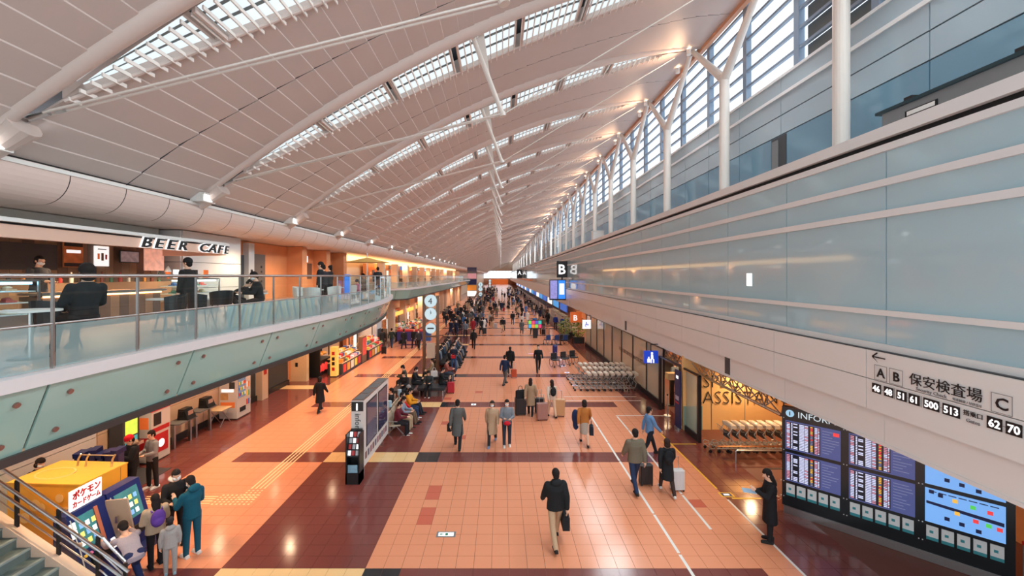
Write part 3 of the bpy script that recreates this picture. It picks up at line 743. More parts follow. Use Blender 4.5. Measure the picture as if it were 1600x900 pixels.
def head_meshes(v):
    M = {}
    def cut(mb, name, fn):
        me = remesh(mb, v, name); bm = bmesh.new(); bm.from_mesh(me); bmesh.ops.delete(bm, geom=[f for f in bm.faces if fn(f.calc_center_median())], context='FACES'); bm.to_mesh(me); bm.free(); return me
    h = MB(); h.ell((0, -.02, .035), .09, .106, .108, 18, 14); h.ell((0, -.06, -.03), .075, .06, .075)
    M['short'] = cut(h, 'hair', lambda c: c.y > .035 and c.z < .062)
    h = MB(); h.ell((0, -.02, .035), .094, .108, .112, 18, 14); h.ell((0, -.06, -.09), .10, .06, .15); h.ell((0, -.075, -.19), .085, .045, .12)
    M['long'] = cut(h, 'hair', lambda c: c.y > .03 and c.z < .06)
    h = MB(); h.ell((0, -.02, .035), .1, .112, .112, 18, 14); h.ell((0, -.04, -.06), .105, .08, .1)
    M['bob'] = cut(h, 'hair', lambda c: c.y > .03 and c.z < .055)
    h = MB(); h.ell((0, -.015, .06), .098, .115, .1, 18, 12); h.ell((0, -.015, .035), .104, .12, .03, 18, 8)
    M['hat'] = remesh(h, v, 'hat')
    h = MB(); h.ell((0, .03, -.045), .072, .083, .05, 16, 10)
    M['mask'] = cut(h, 'face_mask', lambda c: c.y < .02)
    h = MB(); h.ell((0, -.09, -.16), .13, .07, .09); h.ell((0, -.05, -.14), .12, .1, .05)
    M['hood'] = remesh(h, v, 'hood')
    return M
POSES = {
    'stand': dict(hl=3, hr=-3, al=2, ar=4), 'stand2': dict(hl=-4, hr=5, kr=6, al=10, el=75, ar=10, er=80, inl=30, inr=30, head=14),
    'walkA': dict(hl=24, kl=6, hr=-18, kr=18, al=-20, el=12, ar=22, er=22), 'walkB': dict(hl=-18, kl=22, hr=24, kr=5, al=22, el=20, ar=-18, er=10),
    'pull': dict(hl=16, kl=5, hr=-12, kr=12, al=-28, el=4, ar=10, er=14), 'pullR': dict(hl=-12, kl=12, hr=16, kr=5, al=12, el=20, ar=-30, er=4),
    'sit': dict(hl=82, kl=80, hr=80, kr=84, al=28, el=62, ar=30, er=60, inl=22, inr=22, lean=8, head=22, sit=.54),
    'sitback': dict(hl=84, kl=64, hr=84, kr=70, al=24, el=40, ar=24, er=44, inl=25, inr=25, lean=-8, head=12, sit=.54),
    'bend': dict(hl=70, kl=92, hr=40, kr=95, al=60, el=30, ar=66, er=24, lean=58, head=10), 'phone': dict(hl=2, hr=-2, al=24, el=95, ar=14, er=70, inl=18, inr=20, head=24)}
PROTO = {k: body_meshes(k, skeleton(**a)) for k, a in POSES.items()}
HEAD = head_meshes(.012); HEADL = head_meshes(.026)
LOW = {k: body_meshes(k, skeleton(**POSES[k]), lod=True) for k in ('stand', 'walkA', 'walkB', 'sit', 'pull')}
SKIN = [mat('skin light', C(226, 178, 150), .5, vary=.04, scale=20), mat('skin tan', C(206, 156, 126), .5, vary=.04, scale=20)]
def cloth(c): return mat('cloth %d %d %d' % c, C(*c), .8, spec=.25, vary=.12, scale=30, bump=.15, bscale=120)
hairm = cloth((34, 28, 27)); maskm = cloth((232, 234, 236))
BLACK, NAVY, GREY, LGREY, BEIGE, WHITE, OLIVE, BROWN, JEANS, MAROON, TAN = (34, 35, 38), (34, 42, 66), (96, 98, 100), (158, 160, 164), (186, 160, 132), (222, 218, 212), (104, 96, 78), (96, 72, 58), (48, 62, 92), (104, 34, 46), (196, 166, 132)
def wear(name, me, m, parent, loc=None, rx=0):
    o = place(name, me, parent, loc)
    if rx: o.rotation_euler = (-rx, 0, 0)
    o.material_slots[0].link = 'OBJECT'; o.material_slots[0].material = m
    return o
pk = MB(); pk.ell((0, 0, 0), .155, .085, .22, 14, 10); pk.ell((0, -.05, -.07), .12, .07, .11); PACK = remesh(pk, .018, 'backpack')
ps = MB()
for s in (-1, 1): ps.tube([(s*.1, .06, .16), (s*.11, .14, .19), (s*.11, .27, .1), (s*.12, .27, -.08), (s*.13, .1, -.14)], .018, 6)
STRAP = ps.mesh('strap', black)
def person(label, x, y, rot, pose='stand', h=1.7, top=BLACK, low=BLACK, shoe=(40, 38, 38), hair='short', wearing='jacket', mask=False, pack=None, hat=None, hood=None, skirt=False, skin=0, group=None, z=0, lod=False, haircol=None, coatcol=None):
    M, J = (LOW if lod else PROTO)[pose]; HM = HEADL if lod else HEAD; s = h/1.67
    o = wear('person', M['body'], SKIN[skin], None, (x, y, z)); o.rotation_euler = (0, 0, rad(rot)); o.scale = (s, s, s)
    tag(o, label, 'person', group)
    if wearing not in M: wearing = 'jacket'
    wear({'coat': 'coat', 'puffer': 'padded_jacket'}.get(wearing, 'jacket'), M[wearing], cloth(top), o)
    if skirt and 'skirt' in M: wear('skirt', M['skirt'], cloth(low), o)
    else: wear('trousers', M['trousers'], cloth(low), o)
    if not lod:
        for q in 'LR': wear('shoe', M['shoe'+q], cloth(shoe), o)
    hp = tuple(J['hd']); ha = J['hang']
    wear('hair', HM[hair], cloth(haircol) if haircol else hairm, o, hp, ha)
    if mask: wear('face_mask', HM['mask'], maskm, o, hp, ha)
    if hat: wear('hat', HM['hat'], cloth(hat), o, hp, ha)
    if hood: wear('hood', HM['hood'], cloth(hood), o, hp, ha)
    if pack:
        c = J['che']; b = wear('backpack', PACK, cloth(pack), o, (0, c.y-.2, c.z-.06)); wear('strap', STRAP, cloth(pack), b)
    return o
# luggage
def suitcase(label, x, y, rz, col, h=.68, handle=True, group=None):
    o = thing('suitcase', label, 'suitcase', (x, y, 0), rad(rz), group); c = mat('case %d %d %d' % col, C(*col), .35, vary=.04)
    mb = MB(); w, d = h*.64, h*.38
    prof = [(w/2*a, d/2*b) for a, b in ((-1, -.7), (-.85, -1), (.85, -1), (1, -.7), (1, .7), (.85, 1), (-.85, 1), (-1, .7))]
    mb.prism(prof, .06, h); mb.build('shell', c, o)
    for i in range(4): MB().box(-w*.36+i*w*.24-.012, -w*.36+i*w*.24+.012, -d/2-.008, d/2+.008, .09, h-.04).build('rib', c, o)
    for sx in (-1, 1):
        for sy in (-1, 1): MB().cyl((sx*w*.4-.015, sy*d*.36, .03), (sx*w*.4+.015, sy*d*.36, .03), .03, n=10).build('wheel', black, o)
    if handle: MB().tube([(-w*.22, d*.4, h-.02), (-w*.22, d*.4, h+.36), (w*.22, d*.4, h+.36), (w*.22, d*.4, h-.02)], .011, 6).build('handle', steel, o)
    return o
def handbag(label, x, y, z, rz, col, s=.3, cat='bag', group=None):
    o = thing('handbag', label, cat, (x, y, z), rad(rz), group); c = cloth(col)
    MB().prism([(-s*.5, -s*.2), (s*.5, -s*.2), (s*.5, s*.2), (-s*.5, s*.2)], 0, s*.75).prism([(-s*.46, -s*.12), (s*.46, -s*.12), (s*.46, s*.12), (-s*.46, s*.12)], s*.75, s*.85).build('body', c, o)
    MB().tube([(-s*.25, 0, s*.82), (-s*.2, 0, s*1.2), (0, 0, s*1.32), (s*.2, 0, s*1.2), (s*.25, 0, s*.82)], s*.03, 6).build('handle', c, o)
    return o
def pers(label, px, py, rot, **k):
    x, y = at(px, py); return person(label, x, y, rot, **k)
def case(label, px, py, rz, col, **k):
    x, y = at(px, py); return suitcase(label, x, y, rz, col, **k)
# --- walkers in the foreground and middle of the hall
pers('man in black padded jacket and beige trousers walking away carrying black bag', 868, 848, 8, pose='walkB', h=1.76, top=(30, 32, 34), low=(190, 158, 126), wearing='puffer', hood=(34, 36, 38))
x, y = at(880, 846); handbag('black shoulder tote bag carried by man in padded jacket', x+.06, y+.1, .32, 90, BLACK, .42)
pers('man in long grey coat walking away with pale strap over back', 715, 699, 0, pose='walkA', h=1.76, top=(94, 94, 92), low=BLACK, wearing='coat')
x, y = at(703, 699); handbag('black briefcase held by man in long grey coat', x, y+.1, .62, 80, BLACK, .36)
pers('woman in beige trench coat and white face mask walking toward the stairs', 769, 694, 176, pose='walkB', h=1.62, top=(186, 156, 126), low=(50, 50, 54), shoe=(120, 150, 190), hair='bob', wearing='coat', mask=True, haircol=(52, 38, 32))
pers('man in grey sweater with backpack straps holding red item wearing face mask', 792, 697, 182, pose='stand2', h=1.68, top=(126, 132, 140), low=(46, 52, 66), shoe=WHITE, mask=True, pack=NAVY)
x, y = at(792, 697); tag(MB().ell((0, 0, 0), .13, .1, .08, 14, 8).build('baseball_cap', cloth((190, 30, 44)), None, (x-.0, y-.42, 1.02)), 'red cap held in both hands by man in grey sweater', 'cap')
pers('woman in beige cardigan and black trousers pulling suitcases walking away', 829, 648, -10, pose='pull', h=1.63, top=(166, 140, 112), low=BLACK, hair='long', wearing='coat', haircol=(46, 32, 28))
pers('woman in cream jacket and pale trousers with black backpack walking away', 862, 651, 15, pose='pull', h=1.62, top=(222, 200, 182), low=(226, 190, 160), hair='long', pack=BLACK, haircol=(46, 32, 28))
case('black suitcase with bag on top beside woman in beige cardigan', 813, 648, 10, BLACK, h=.8)
x, y = at(813, 648); handbag('round black bag lying on top of black suitcase', x, y, .8, 20, BLACK, .42)
case('slim black suitcase between two women pulling luggage', 843, 645, 0, (40, 44, 48), h=.7)
case('rose grey suitcase pulled by woman in cream jacket', 847, 656, 8, (168, 122, 112), h=.75)
case('tan suitcase with pale edges beside woman in cream jacket', 874, 650, -6, (206, 158, 112), h=.78)
pers('woman in mustard sweater and grey skirt carrying navy coat walking away', 913, 694, -6, pose='walkA', h=1.66, top=(186, 116, 56), low=(176, 160, 146), hair='bob', skirt=True, haircol=(44, 34, 30))
x, y = at(900, 690); co = MB(); co.ell((0, 0, 0), .14, .2, .3, 12, 10); co.ell((.02, 0, -.28), .12, .17, .22); tag(place('navy_coat', remesh(co, .02, 'navy_coat'), None, (x-.02, y+.05, .95)), 'navy coat draped over arm of woman in mustard sweater', 'coat')
bpy.data.objects['navy_coat'].material_slots[0].link = 'OBJECT'; bpy.data.objects['navy_coat'].material_slots[0].material = cloth((34, 50, 88))
x, y = at(920, 694); handbag('dark handbag hanging from hand of woman in mustard sweater', x+.1, y, .4, 80, (36, 44, 56), .38)
pers('man in long olive grey coat and dark jeans walking away with suitcase', 992, 765, 4, pose='walkB', h=1.8, top=(112, 104, 88), low=(40, 54, 84), wearing='puffer')
case('black suitcase pulled beside man in olive grey coat', 1009, 757, 4, (38, 38, 40), h=.62)
pers('woman in black coat with black backpack and white shoes walking away', 1042, 770, -4, pose='walkA', h=1.58, top=(32, 33, 36), low=(60, 44, 40), shoe=WHITE, hair='bob', wearing='coat', pack=(28, 30, 34), haircol=(50, 34, 30))
case('white hard shell suitcase beside woman in black coat with backpack', 1058, 766, 4, (214, 212, 212), h=.62)
pers('staff member in light blue shirt and dark trousers walking past olive coat', 1015, 711, -80, pose='walkA', h=1.7, top=(104, 148, 196), low=(34, 38, 48))
pers('woman in long black coat reading pale blue tablet beside information board', 1203, 846, 70, pose='phone', h=1.66, top=(28, 28, 31), low=(30, 30, 33), hair='long', wearing='coat')
x, y = at(1203, 846); tb = thing('tablet', 'pale blue folder held open by woman in long black coat', 'tablet', (x-.42, y+.15, 1.16), rad(-20)); MB().box(-.14, .14, -.1, .1, 0, .012).build('sheet', mat('pale blue sheet', C(150, 190, 220), .4), tb); MB().box(-.15, .15, -.11, .11, -.01, 0).build('cover', white, tb)
pers('woman in black skirt suit walking away past the information totem', 500, 643, -4, pose='walkA', h=1.62, top=(30, 30, 33), low=(30, 30, 33), wearing='coat', hair='bob')
pers('man in navy jacket and grey trousers striding past black hooded person', 789, 601, -30, pose='walkA', h=1.72, top=(36, 50, 82), low=(92, 88, 86))
pers('person in black hooded coat with grey shoulder bag walking away', 797, 583, 0, pose='walkB', h=1.72, top=(30, 32, 34), low=(40, 40, 44), hood=(30, 32, 34), wearing='puffer')
case('small orange suitcase pulled by man in navy jacket', 803, 590, 0, (200, 84, 50), h=.55)
pers('man in black suit and face mask walking toward the stairs', 841, 581, 182, pose='walkB', h=1.76, top=(30, 32, 36), low=(32, 33, 38), mask=True)
# --- left foreground group by the game kiosks
pers('man in teal hooded sweatsuit and white shoes standing beside black jacket friend', 300, 868, 68, pose='phone', h=1.74, top=(20, 84, 104), low=(24, 80, 100), shoe=WHITE, hood=(20, 84, 104), mask=True)
pers('man in black jacket over white hood facing friend in teal sweatsuit', 274, 850, -130, pose='phone', h=1.72, top=(34, 32, 33), low=(40, 34, 36), hood=WHITE, mask=True)
pers('woman in beige coat with purple backpack standing at game kiosk', 243, 884, 55, pose='stand2', h=1.5, top=(176, 156, 132), low=(34, 32, 36), shoe=BLACK, hair='long', wearing='puffer', pack=(96, 62, 150))
pers('small child in grey tracksuit and dark cap with black strap', 266, 897, 40, pose='stand', h=1.16, top=(162, 160, 158), low=(156, 154, 152), shoe=(140, 170, 180), hat=(44, 40, 44), hood=(162, 160, 158))
pers('person in pale grey jacket bending down in front of game kiosk', 210, 916, 60, pose='bend', h=1.66, top=(160, 154, 166), low=(36, 48, 90), shoe=GREY)
pers('person in red knit hat and big black coat beside yellow booth', 206, 776, 150, pose='phone', h=1.72, top=(30, 32, 38), low=BLACK, wearing='puffer', hat=(220, 26, 44), hood=(150, 130, 112))
pers('person in grey and black jacket beside red hat companion', 238, 762, 160, pose='stand2', h=1.66, top=(140, 140, 144), low=BLACK, shoe=WHITE)
person('person in dark coat and white mask standing behind yellow booth', -12.1, 10.75, -100, pose='phone', h=1.62, top=(36, 48, 52), low=BLACK, hair='bob', mask=True)
# ================================================================ stair corner
SY = 7.95
st = thing('staircase', 'teal grey stair flight with cream stringer descending beside yellow booth', 'stairs')
trm = mat('grey green tread', C(104, 118, 116), .5, vary=.1, scale=5); nos = mat('nosing', C(150, 165, 165), .4); strm = mat('cream stringer', C(226, 196, 172), .5)
run, rise = .27, .186; x0 = -7.35
for i in range(14):
    x = x0-run*i; z = rise*i
    MB().box(x-run, x, 4.8, SY-.12, max(0, z-.2), z+rise).build('step', trm, st); MB().box(x-.05, x+.012, 4.8, SY-.12, z+rise-.03, z+rise+.004).build('nosing', nos, st)
n = 14; mb = MB()
mb.hexa([(x0+.25, SY-.12, 0), (x0-run*n, SY-.12, 0), (x0-run*n, SY+.06, 0), (x0+.25, SY+.06, 0), (x0+.25, SY-.12, .12), (x0-run*n, SY-.12, rise*n+.22), (x0-run*n, SY+.06, rise*n+.22), (x0+.25, SY+.06, .12)]); mb.build('stringer', strm, st)
sr = thing('stair_railing', 'brushed steel stair railing with double handrail beside teal grey steps', 'railing')
def sz(x): return max(0, (x0-x)*rise/run)+.22
k = rise/run
for x in (-10.6, -9.37, -8.56, -7.8): MB().box(x-.03, x+.03, SY-.02, SY+.02, sz(x)-.12, sz(x)+.92).build('post', darksteel, sr)
MB().box(-7.3, -7.24, SY-.02, SY+.02, .0, .92).build('post', darksteel, sr)
MB().tube([(-11.2, SY, sz(-11.2)+.95), (-7.7, SY, sz(-7.7)+.95), (-7.55, SY, sz(-7.55)+.88), (-7.27, SY, .95)], .025, 8).build('handrail', steel, sr)
for o_ in (.28, .62): MB().tube([(-11.2, SY, sz(-11.2)+o_), (-7.7, SY, sz(-7.7)+o_), (-7.27, SY, o_+.05)], .014, 6).build('middle_rail', steel, sr)
for o_ in (.82, .62): MB().tube([(-11.2, SY-.12, sz(-11.2)+o_), (-7.5, SY-.12, sz(-7.5)+o_), (-7.1, SY-.12, o_+.02)], .026, 8).build('handrail', steel, sr)
for a, b in ((-10.6, -9.37), (-9.37, -8.56), (-8.56, -7.8)): MB().quad((a+.05, SY, sz(a)+.05), (b-.05, SY, sz(b)+.05), (b-.05, SY, sz(b)+.85), (a+.05, SY, sz(a)+.85)).build('glass_pane', clear, sr)
# ================================================================ yellow booth and game kiosks
yb = thing('yellow_booth', 'large yellow box booth with faint cream print behind game kiosks', 'booth', (-10.5, 9.95, 0), rad(-3))
MB().box(-.9, .9, -.5, .62, 0, 1.7).build('body', yellow, yb); MB().box(-.91, .91, -.51, .63, 1.68, 1.71).build('top', mat('yellow top', C(250, 192, 72), .4), yb)
MB().box(.9, .903, .44, .446, .05, 1.66).build('joint', darkgrey, yb)
pr = mat('cream print', C(252, 214, 140), .5)
mb = MB()
for cx, cz, r in ((-.2, 1.2, .13), (-.05, 1.15, .1), (.4, 1.38, .1), (-.45, .9, .12), (.55, 1.05, .14)):
    mb.cyl((cx, -.515, cz), (cx, -.51, cz), r, n=16)
mb.build('print', pr, yb)
mb = MB(); q = [(-.25+.42*math.cos(a*.35), -.05+.28*math.sin(a*.35), 1.715) for a in range(19)]; mb.tube(q, .022, 4); mb.build('print', pr, yb)
for x in (-.1, .12, .8):
    MB().tube([(x-.05, .35, 1.7), (x-.02, .35, 1.9), (x+.05, .35, 2.02)], .022, 6).build('bracket', steel, yb)
MB().tube([(-.08, .35, 2.0), (.86, .35, 2.0)], .014, 6).build('cross_bar', steel, yb)
for i in range(6):
    w_ = .15
    o = thing('display_letter', 'navy block shape standing in a row behind yellow booth', 'letter', (-11.62+.21*i, 11.35, 0), rad(-8+3*i), 'navy display letters')
    MB().box(-w_/2, w_/2, -.1, .1, 0, 1.5+.05*(i % 3)).build('upright', navy, o); MB().cbox(0, .0, 1.56+.05*(i % 3), w_+.04, .26, .13, rad(12*(-1)**i), rad(8)).build('top_bar', navy, o)
def kiosk(y, lab, open_):
    o = thing('game_kiosk', lab, 'kiosk', (-8.95, y, 0))
    bl = mat('kiosk blue', C(22, 40, 104), .35)
    def wedge(mb, y0, y1, xo, z0, z1, t=.06): return mb.hexa([(xo[0], y0, z0), (xo[0]+t, y0, z0), (xo[0]+t, y1, z0), (xo[0], y1, z0), (xo[1], y0, z1), (xo[1]+t, y0, z1), (xo[1]+t, y1, z1), (xo[1], y1, z1)])
    MB().hexa([(-.3, -.42, 0), (.4, -.42, 0), (.4, .42, 0), (-.3, .42, 0), (-.3, -.42, 1.5), (-.05, -.42, 1.5), (-.05, .42, 1.5), (-.3, .42, 1.5)]).build('cabinet', bl, o)
    MB().box(.3, .62, -.42, .42, .0, .12).build('foot_step', bl, o)
    sl = lambda z: .4-.45*z/1.5
    def panel(name, y0, y1, z0, z1, m, t=.02): return wedge(MB(), y0, y1, (sl(z0), sl(z1)), z0, z1, t).build(name, m, o)
    scr = panel('screen', -.28, .1 if open_ else .3, .72, 1.38, mat('kiosk screen', C(48, 92, 96), .15, emit=.5, ecol=C(60, 120, 120), vary=.8, scale=4), .015)
    nn = 3 if open_ else 4
    for i in range(nn):
        for j in range(3): panel('card_image', -.24+.13*i-.04+(.02*j), -.24+.13*i+.04+(.02*j), .8+.17*j, .9+.17*j, [signwhite, mat('card yellow', C(240, 220, 120), .4, emit=.4), mat('card blue', C(120, 170, 230), .4, emit=.4)][(i+j) % 3], .022)
    for z in (1.18, 1.02): panel('notice', -.41, -.3, z, z+.14, signwhite, .025)
    panel('orange_strip', .12, .2, .55, 1.4, mat('kiosk orange', C(190, 110, 80), .5), .02) if open_ else panel('brown_strip', -.42, -.37, .2, .95, mat('kiosk brown', C(110, 60, 50), .5), .02)
    panel('tray', -.2, .25, .35, .55, black, .05); panel('slot', .28, .36, .4, .6, signwhite, .03)
    for i, c in enumerate(((240, 180, 60), (70, 180, 120), (220, 110, 150))): panel('button', -.3+.06*i, -.26+.06*i, .58, .62, mat('button%d' % i, C(*c), .4, emit=.3), .04)
    if open_:
        d = MB().hexa([(.1, .38, .55), (.6, .46, .55), (.6, .5, .55), (.1, .42, .55), (-.0, .38, 1.4), (.42, .46, 1.4), (.42, .5, 1.4), (.0, .42, 1.4)]).build('open_door', mat('door inside', C(170, 150, 130), .5), o); MB().box(.25, .3, .36, .39, .9, 1.05).build('lock', steel, d)
    MB().tube([(sl(1.4)+.03, -.38, 1.4), (sl(.7)+.03, -.36, .7), (sl(.2)+.04, -.38, .2)], .01, 6).build('cord', white, o)
    MB().cyl((sl(.9)+.03, -.36, .86), (sl(.9)+.06, -.36, .9), .05, n=14).build('dial', steel, o)
    return o
k1 = kiosk(8.9, 'blue game kiosk with door hanging open under white and red sign', True); k2 = kiosk(9.78, 'blue game kiosk with grid of card pictures on its screen', False)
ks = thing('kiosk_sign', 'white sign with red Japanese lettering mounted on top of blue kiosk', 'sign', (-9.05, 8.95, 1.5))
MB().box(-.02, .02, -.34, .34, .02, .44).build('board', signwhite, ks)
text('lettering', 'ポケモン', .19, facing_right(-.3, .25, .025), redm, ks, .006, .006, sx=.8); text('lettering', 'カードゲーム', .14, facing_right(-.3, .08, .025), redm, ks, .006, .004, sx=.72)
for y in (-.25, .25): MB().box(-.015, .015, y-.015, y+.015, 0, .03).build('foot', steel, ks)
tr = thing('teddy_toy', 'small brown plush toy sitting on the step of game kiosk', 'toy', (-8.28, 10.02, .12), rad(-60)); tm = cloth((176, 112, 54))
MB().ell((0, 0, .13), .1, .09, .13).build('body', tm, tr, smooth=True); MB().ell((0, .01, .32), .085, .08, .08).build('head', tm, tr, smooth=True)
for s in (-1, 1): MB().ell((s*.07, 0, .4), .03, .02, .03).build('ear', tm, tr); MB().ell((s*.1, .03, .18), .03, .03, .08).build('arm', tm, tr); MB().ell((s*.06, .09, .04), .035, .07, .035).build('leg', tm, tr)
# ================================================================ along the ground floor wall
pb = thing('photo_kiosk', 'white and red upright photo kiosk against beige wall', 'kiosk', (-12.3, 14.5, 0))
MB().box(-.3, .3, -.4, .4, .05, 2.0).build('body', offwhite, pb); MB().box(-.3, .31, -.405, .405, 1.78, 1.95).build('band', redm, pb); MB().box(.3, .31, -.36, .36, 1.05, 1.2).build('band', redm, pb); MB().box(.3, .312, -.3, .0, 1.28, 1.7).build('mirror', darksteel, pb); MB().box(.3, .312, -.3, .3, .3, .95).build('poster', redm, pb); MB().cyl((.31, 0, .6), (.318, 0, .6), .14, n=20).build('emblem', signwhite, pb); MB().box(-.28, .28, -.38, .38, 0, .05).build('base', darksteel, pb)
MB().box(-.2, .2, -.403, -.4, 1.2, 1.6).build('picture', orange, pb); MB().box(-.2, .2, -.403, -.4, .4, .9).build('picture', redm, pb)
ak = thing('screen_kiosk', 'dark kiosk with glowing green yellow screen beside photo kiosk', 'kiosk', (-12.35, 13.5, 0))
MB().box(-.25, .2, -.3, .3, 0, 1.9).build('body', darkgrey, ak); MB().box(.2, .21, -.22, .22, 1.25, 1.8).build('screen', mat('green screen', C(170, 200, 70), .3, emit=.7, vary=.5, scale=6), ak); MB().box(.2, .4, -.25, .25, .9, 1.0).build('keyboard_shelf', steel, ak); MB().box(.2, .21, -.22, .22, .95, 1.2).build('lower_screen', mat('teal screen', C(60, 150, 160), .3, emit=.4), ak)
for i, (y, h_) in enumerate(((15.8, .95), (16.9, 1.05))):
    tb_ = thing('console_table', ('narrow grey console table with black device beside photo kiosk', 'narrow grey console table with black device nearer vending machine')[i], 'table', (-12.25, y, 0))
    MB().box(-.3, .25, -.5, .45, h_-.05, h_).build('top', grey, tb_)
    for a in (-.42, .38): MB().box(-.05, .05, a-.04, a+.04, 0, h_-.05).build('leg', steel, tb_)
    dv = thing('desk_device', ('black boxy phone device on console table beside photo kiosk', 'black boxy phone device on console table nearer vending machine')[i], 'device', (-12.2, y+.15, h_)); MB().hexa([(-.2, -.22, 0), (.22, -.22, 0), (.22, .22, 0), (-.2, .22, 0), (-.18, -.2, .4), (.05, -.2, .4), (.05, .2, .4), (-.18, .2, .4)]).build('body', black, dv); MB().cbox(.15, 0, .24, .02, .26, .16, 0, 0).build('panel', steel, dv); MB().box(-.1, .06, -.26, -.2, .12, .34).build('handset', blackmatt, dv)
wt = thing('writing_table', 'small table with pale wood top and crossed steel legs', 'table', (-12.2, 17.85, 0)); MB().box(-.32, .3, -.35, .35, .7, .73).build('top', cream, wt)
for a in (-.25, .25): MB().cyl((a-.05, -.3, 0), (a, .25, .7), .018, n=6).build('leg', steel, wt); MB().cyl((a+.05, .3, 0), (a, -.25, .7), .018, n=6).build('leg', steel, wt)
vm = thing('vending_machine', 'white drinks vending machine plastered with posters beside lift lobby', 'vending machine', (-12.25, 18.95, 0))
MB().box(-.4, .4, -.5, .5, .06, 1.95).build('body', offwhite, vm); MB().box(-.36, .36, -.46, .46, 0, .06).build('base', darksteel, vm); MB().box(.4, .415, -.42, .1, .95, 1.8).build('display_window', mat('dark display', C(40, 52, 66), .15, emit=.25, ecol=(.3, .4, .5)), vm)
cols = [(206, 60, 50), (60, 110, 180), (240, 190, 70), (90, 160, 110), (226, 226, 226), (220, 120, 60)]
for i in range(5):
    for j in range(3): MB().cyl((.42, -.36+.1*i, 1.03+.25*j), (.42, -.36+.1*i, 1.17+.25*j), .032, n=8).build('bottle', mat('can%d' % ((i+j) % 6), C(*cols[(i+j) % 6]), .3, emit=.15), vm)
for i, (a, b, c, d) in enumerate(((-.35, .0, .9, 1.2), (.05, .3, 1.4, 1.7), (-.3, .25, 1.25, 1.38), (-.35, .3, .55, .8))): MB().box(a, b, -.506, -.5, c, d).build('poster', [mat('poster tan', C(200, 160, 110), .5, vary=.4, scale=9), darkgrey, signwhite, orange][i], vm)
for i in range(6): MB().box(.4, .41, .18+.13*(i % 2), .28+.13*(i % 2), .5+.4*(i//2), .75+.4*(i//2)).build('sticker', mat('can%d' % i, (1, 1, 1)), vm)
MB().box(.4, .42, -.3, .1, .3, .5).build('dispensing_flap', black, vm)
# ================================================================ information totem and leaflet rack
it = thing('information_totem', 'white freestanding information totem with two large dark screens', 'totem', (-4.62, 14.7, 0))
MB().box(-.2, .2, -1.45, 1.45, .3, 2.45).build('body', offwhite, it); MB().box(-.2, .2, -1.46, 1.46, 2.45, 2.47).build('cap', steel, it)
for i in range(4): MB().box(-.15, .15, -1.35+.7*i, -.75+.7*i, 2.47, 2.475).build('top_panel', grey, it)
for y in (-1.1, 1.1): MB().box(-.08, .08, y-.1, y+.1, 0, .3).build('leg', steel, it)
scrm = mat('dark screen', C(46, 48, 62), .06, spec=.7, emit=.06, ecol=C(90, 80, 130), vary=.5, scale=1.5)
for a, b in ((-1.2, -.05), (.1, 1.28)): MB().box(.2, .21, a, b, .85, 2.3).build('screen_frame', black, it); MB().box(.21, .216, a+.05, b-.05, .9, 2.25).build('screen', scrm, it)
for i in range(10): MB().box(.2, .206, -1.3+.26*i, -1.14+.26*i, .5, .72).build('pictogram', mat('pict%d' % (i % 3), C(*((120, 70, 70), (90, 90, 110), (150, 100, 110))[i % 3]), .5), it)
MB().box(-.19, .19, -1.46, -1.45, 2.12, 2.42).build('emblem_panel', black, it); text('letter_i', 'i', .32, facing_cam(-.045, -1.47, 2.16), signwhite, it, .004, .012)
tx = text('lettering', 'information', .26, Matrix.Translation((-.07, -1.46, 2.05)) @ Matrix.Rotation(rad(90), 4, 'Y') @ Matrix.Rotation(rad(90), 4, 'X'), darkgrey, it, .003)
lr = thing('leaflet_rack', 'tall black leaflet rack standing against white information totem', 'rack', (-4.6, 12.95, 0))
MB().box(-.22, -.18, -.2, .2, 0, 1.55).box(.18, .22, -.2, .2, 0, 1.55).build('side_panel', black, lr); MB().box(-.18, .18, .14, .2, 0, 1.6).build('back_panel', black, lr); MB().box(-.22, .22, -.2, .2, 0, .35).build('base', black, lr)
for j in range(4):
    MB().hexa([(-.18, -.18+.06*j, .85+.17*j), (.18, -.18+.06*j, .85+.17*j), (.18, .14, .85+.17*j), (-.18, .14, .85+.17*j), (-.18, -.18+.06*j, .87+.17*j), (.18, -.18+.06*j, .87+.17*j), (.18, .14, .87+.17*j), (-.18, .14, .87+.17*j)]).build('shelf', darkgrey, lr)
    for i in range(3): tag(MB().cbox(0, 0, .08, .09, .015, .15, 0, rad(-15)).build('leaflet', [signwhite, mat('leaflet red', C(190, 60, 60), .5), mat('leaflet grey', C(190, 190, 195), .5)][(i+j) % 3], None, (-4.72+.12*i, 12.82+.06*j, .88+.17*j)), ['white', 'red', 'grey'][(i+j) % 3]+' folded leaflet standing in slot of black rack', 'leaflet', ['white', 'red', 'grey'][(i+j) % 3]+' leaflets in the rack')
MB().box(-.15, .15, -.19, -.18, .36, .6).build('poster', mat('leaflet poster', C(130, 170, 190), .5, vary=.5, scale=8), lr)
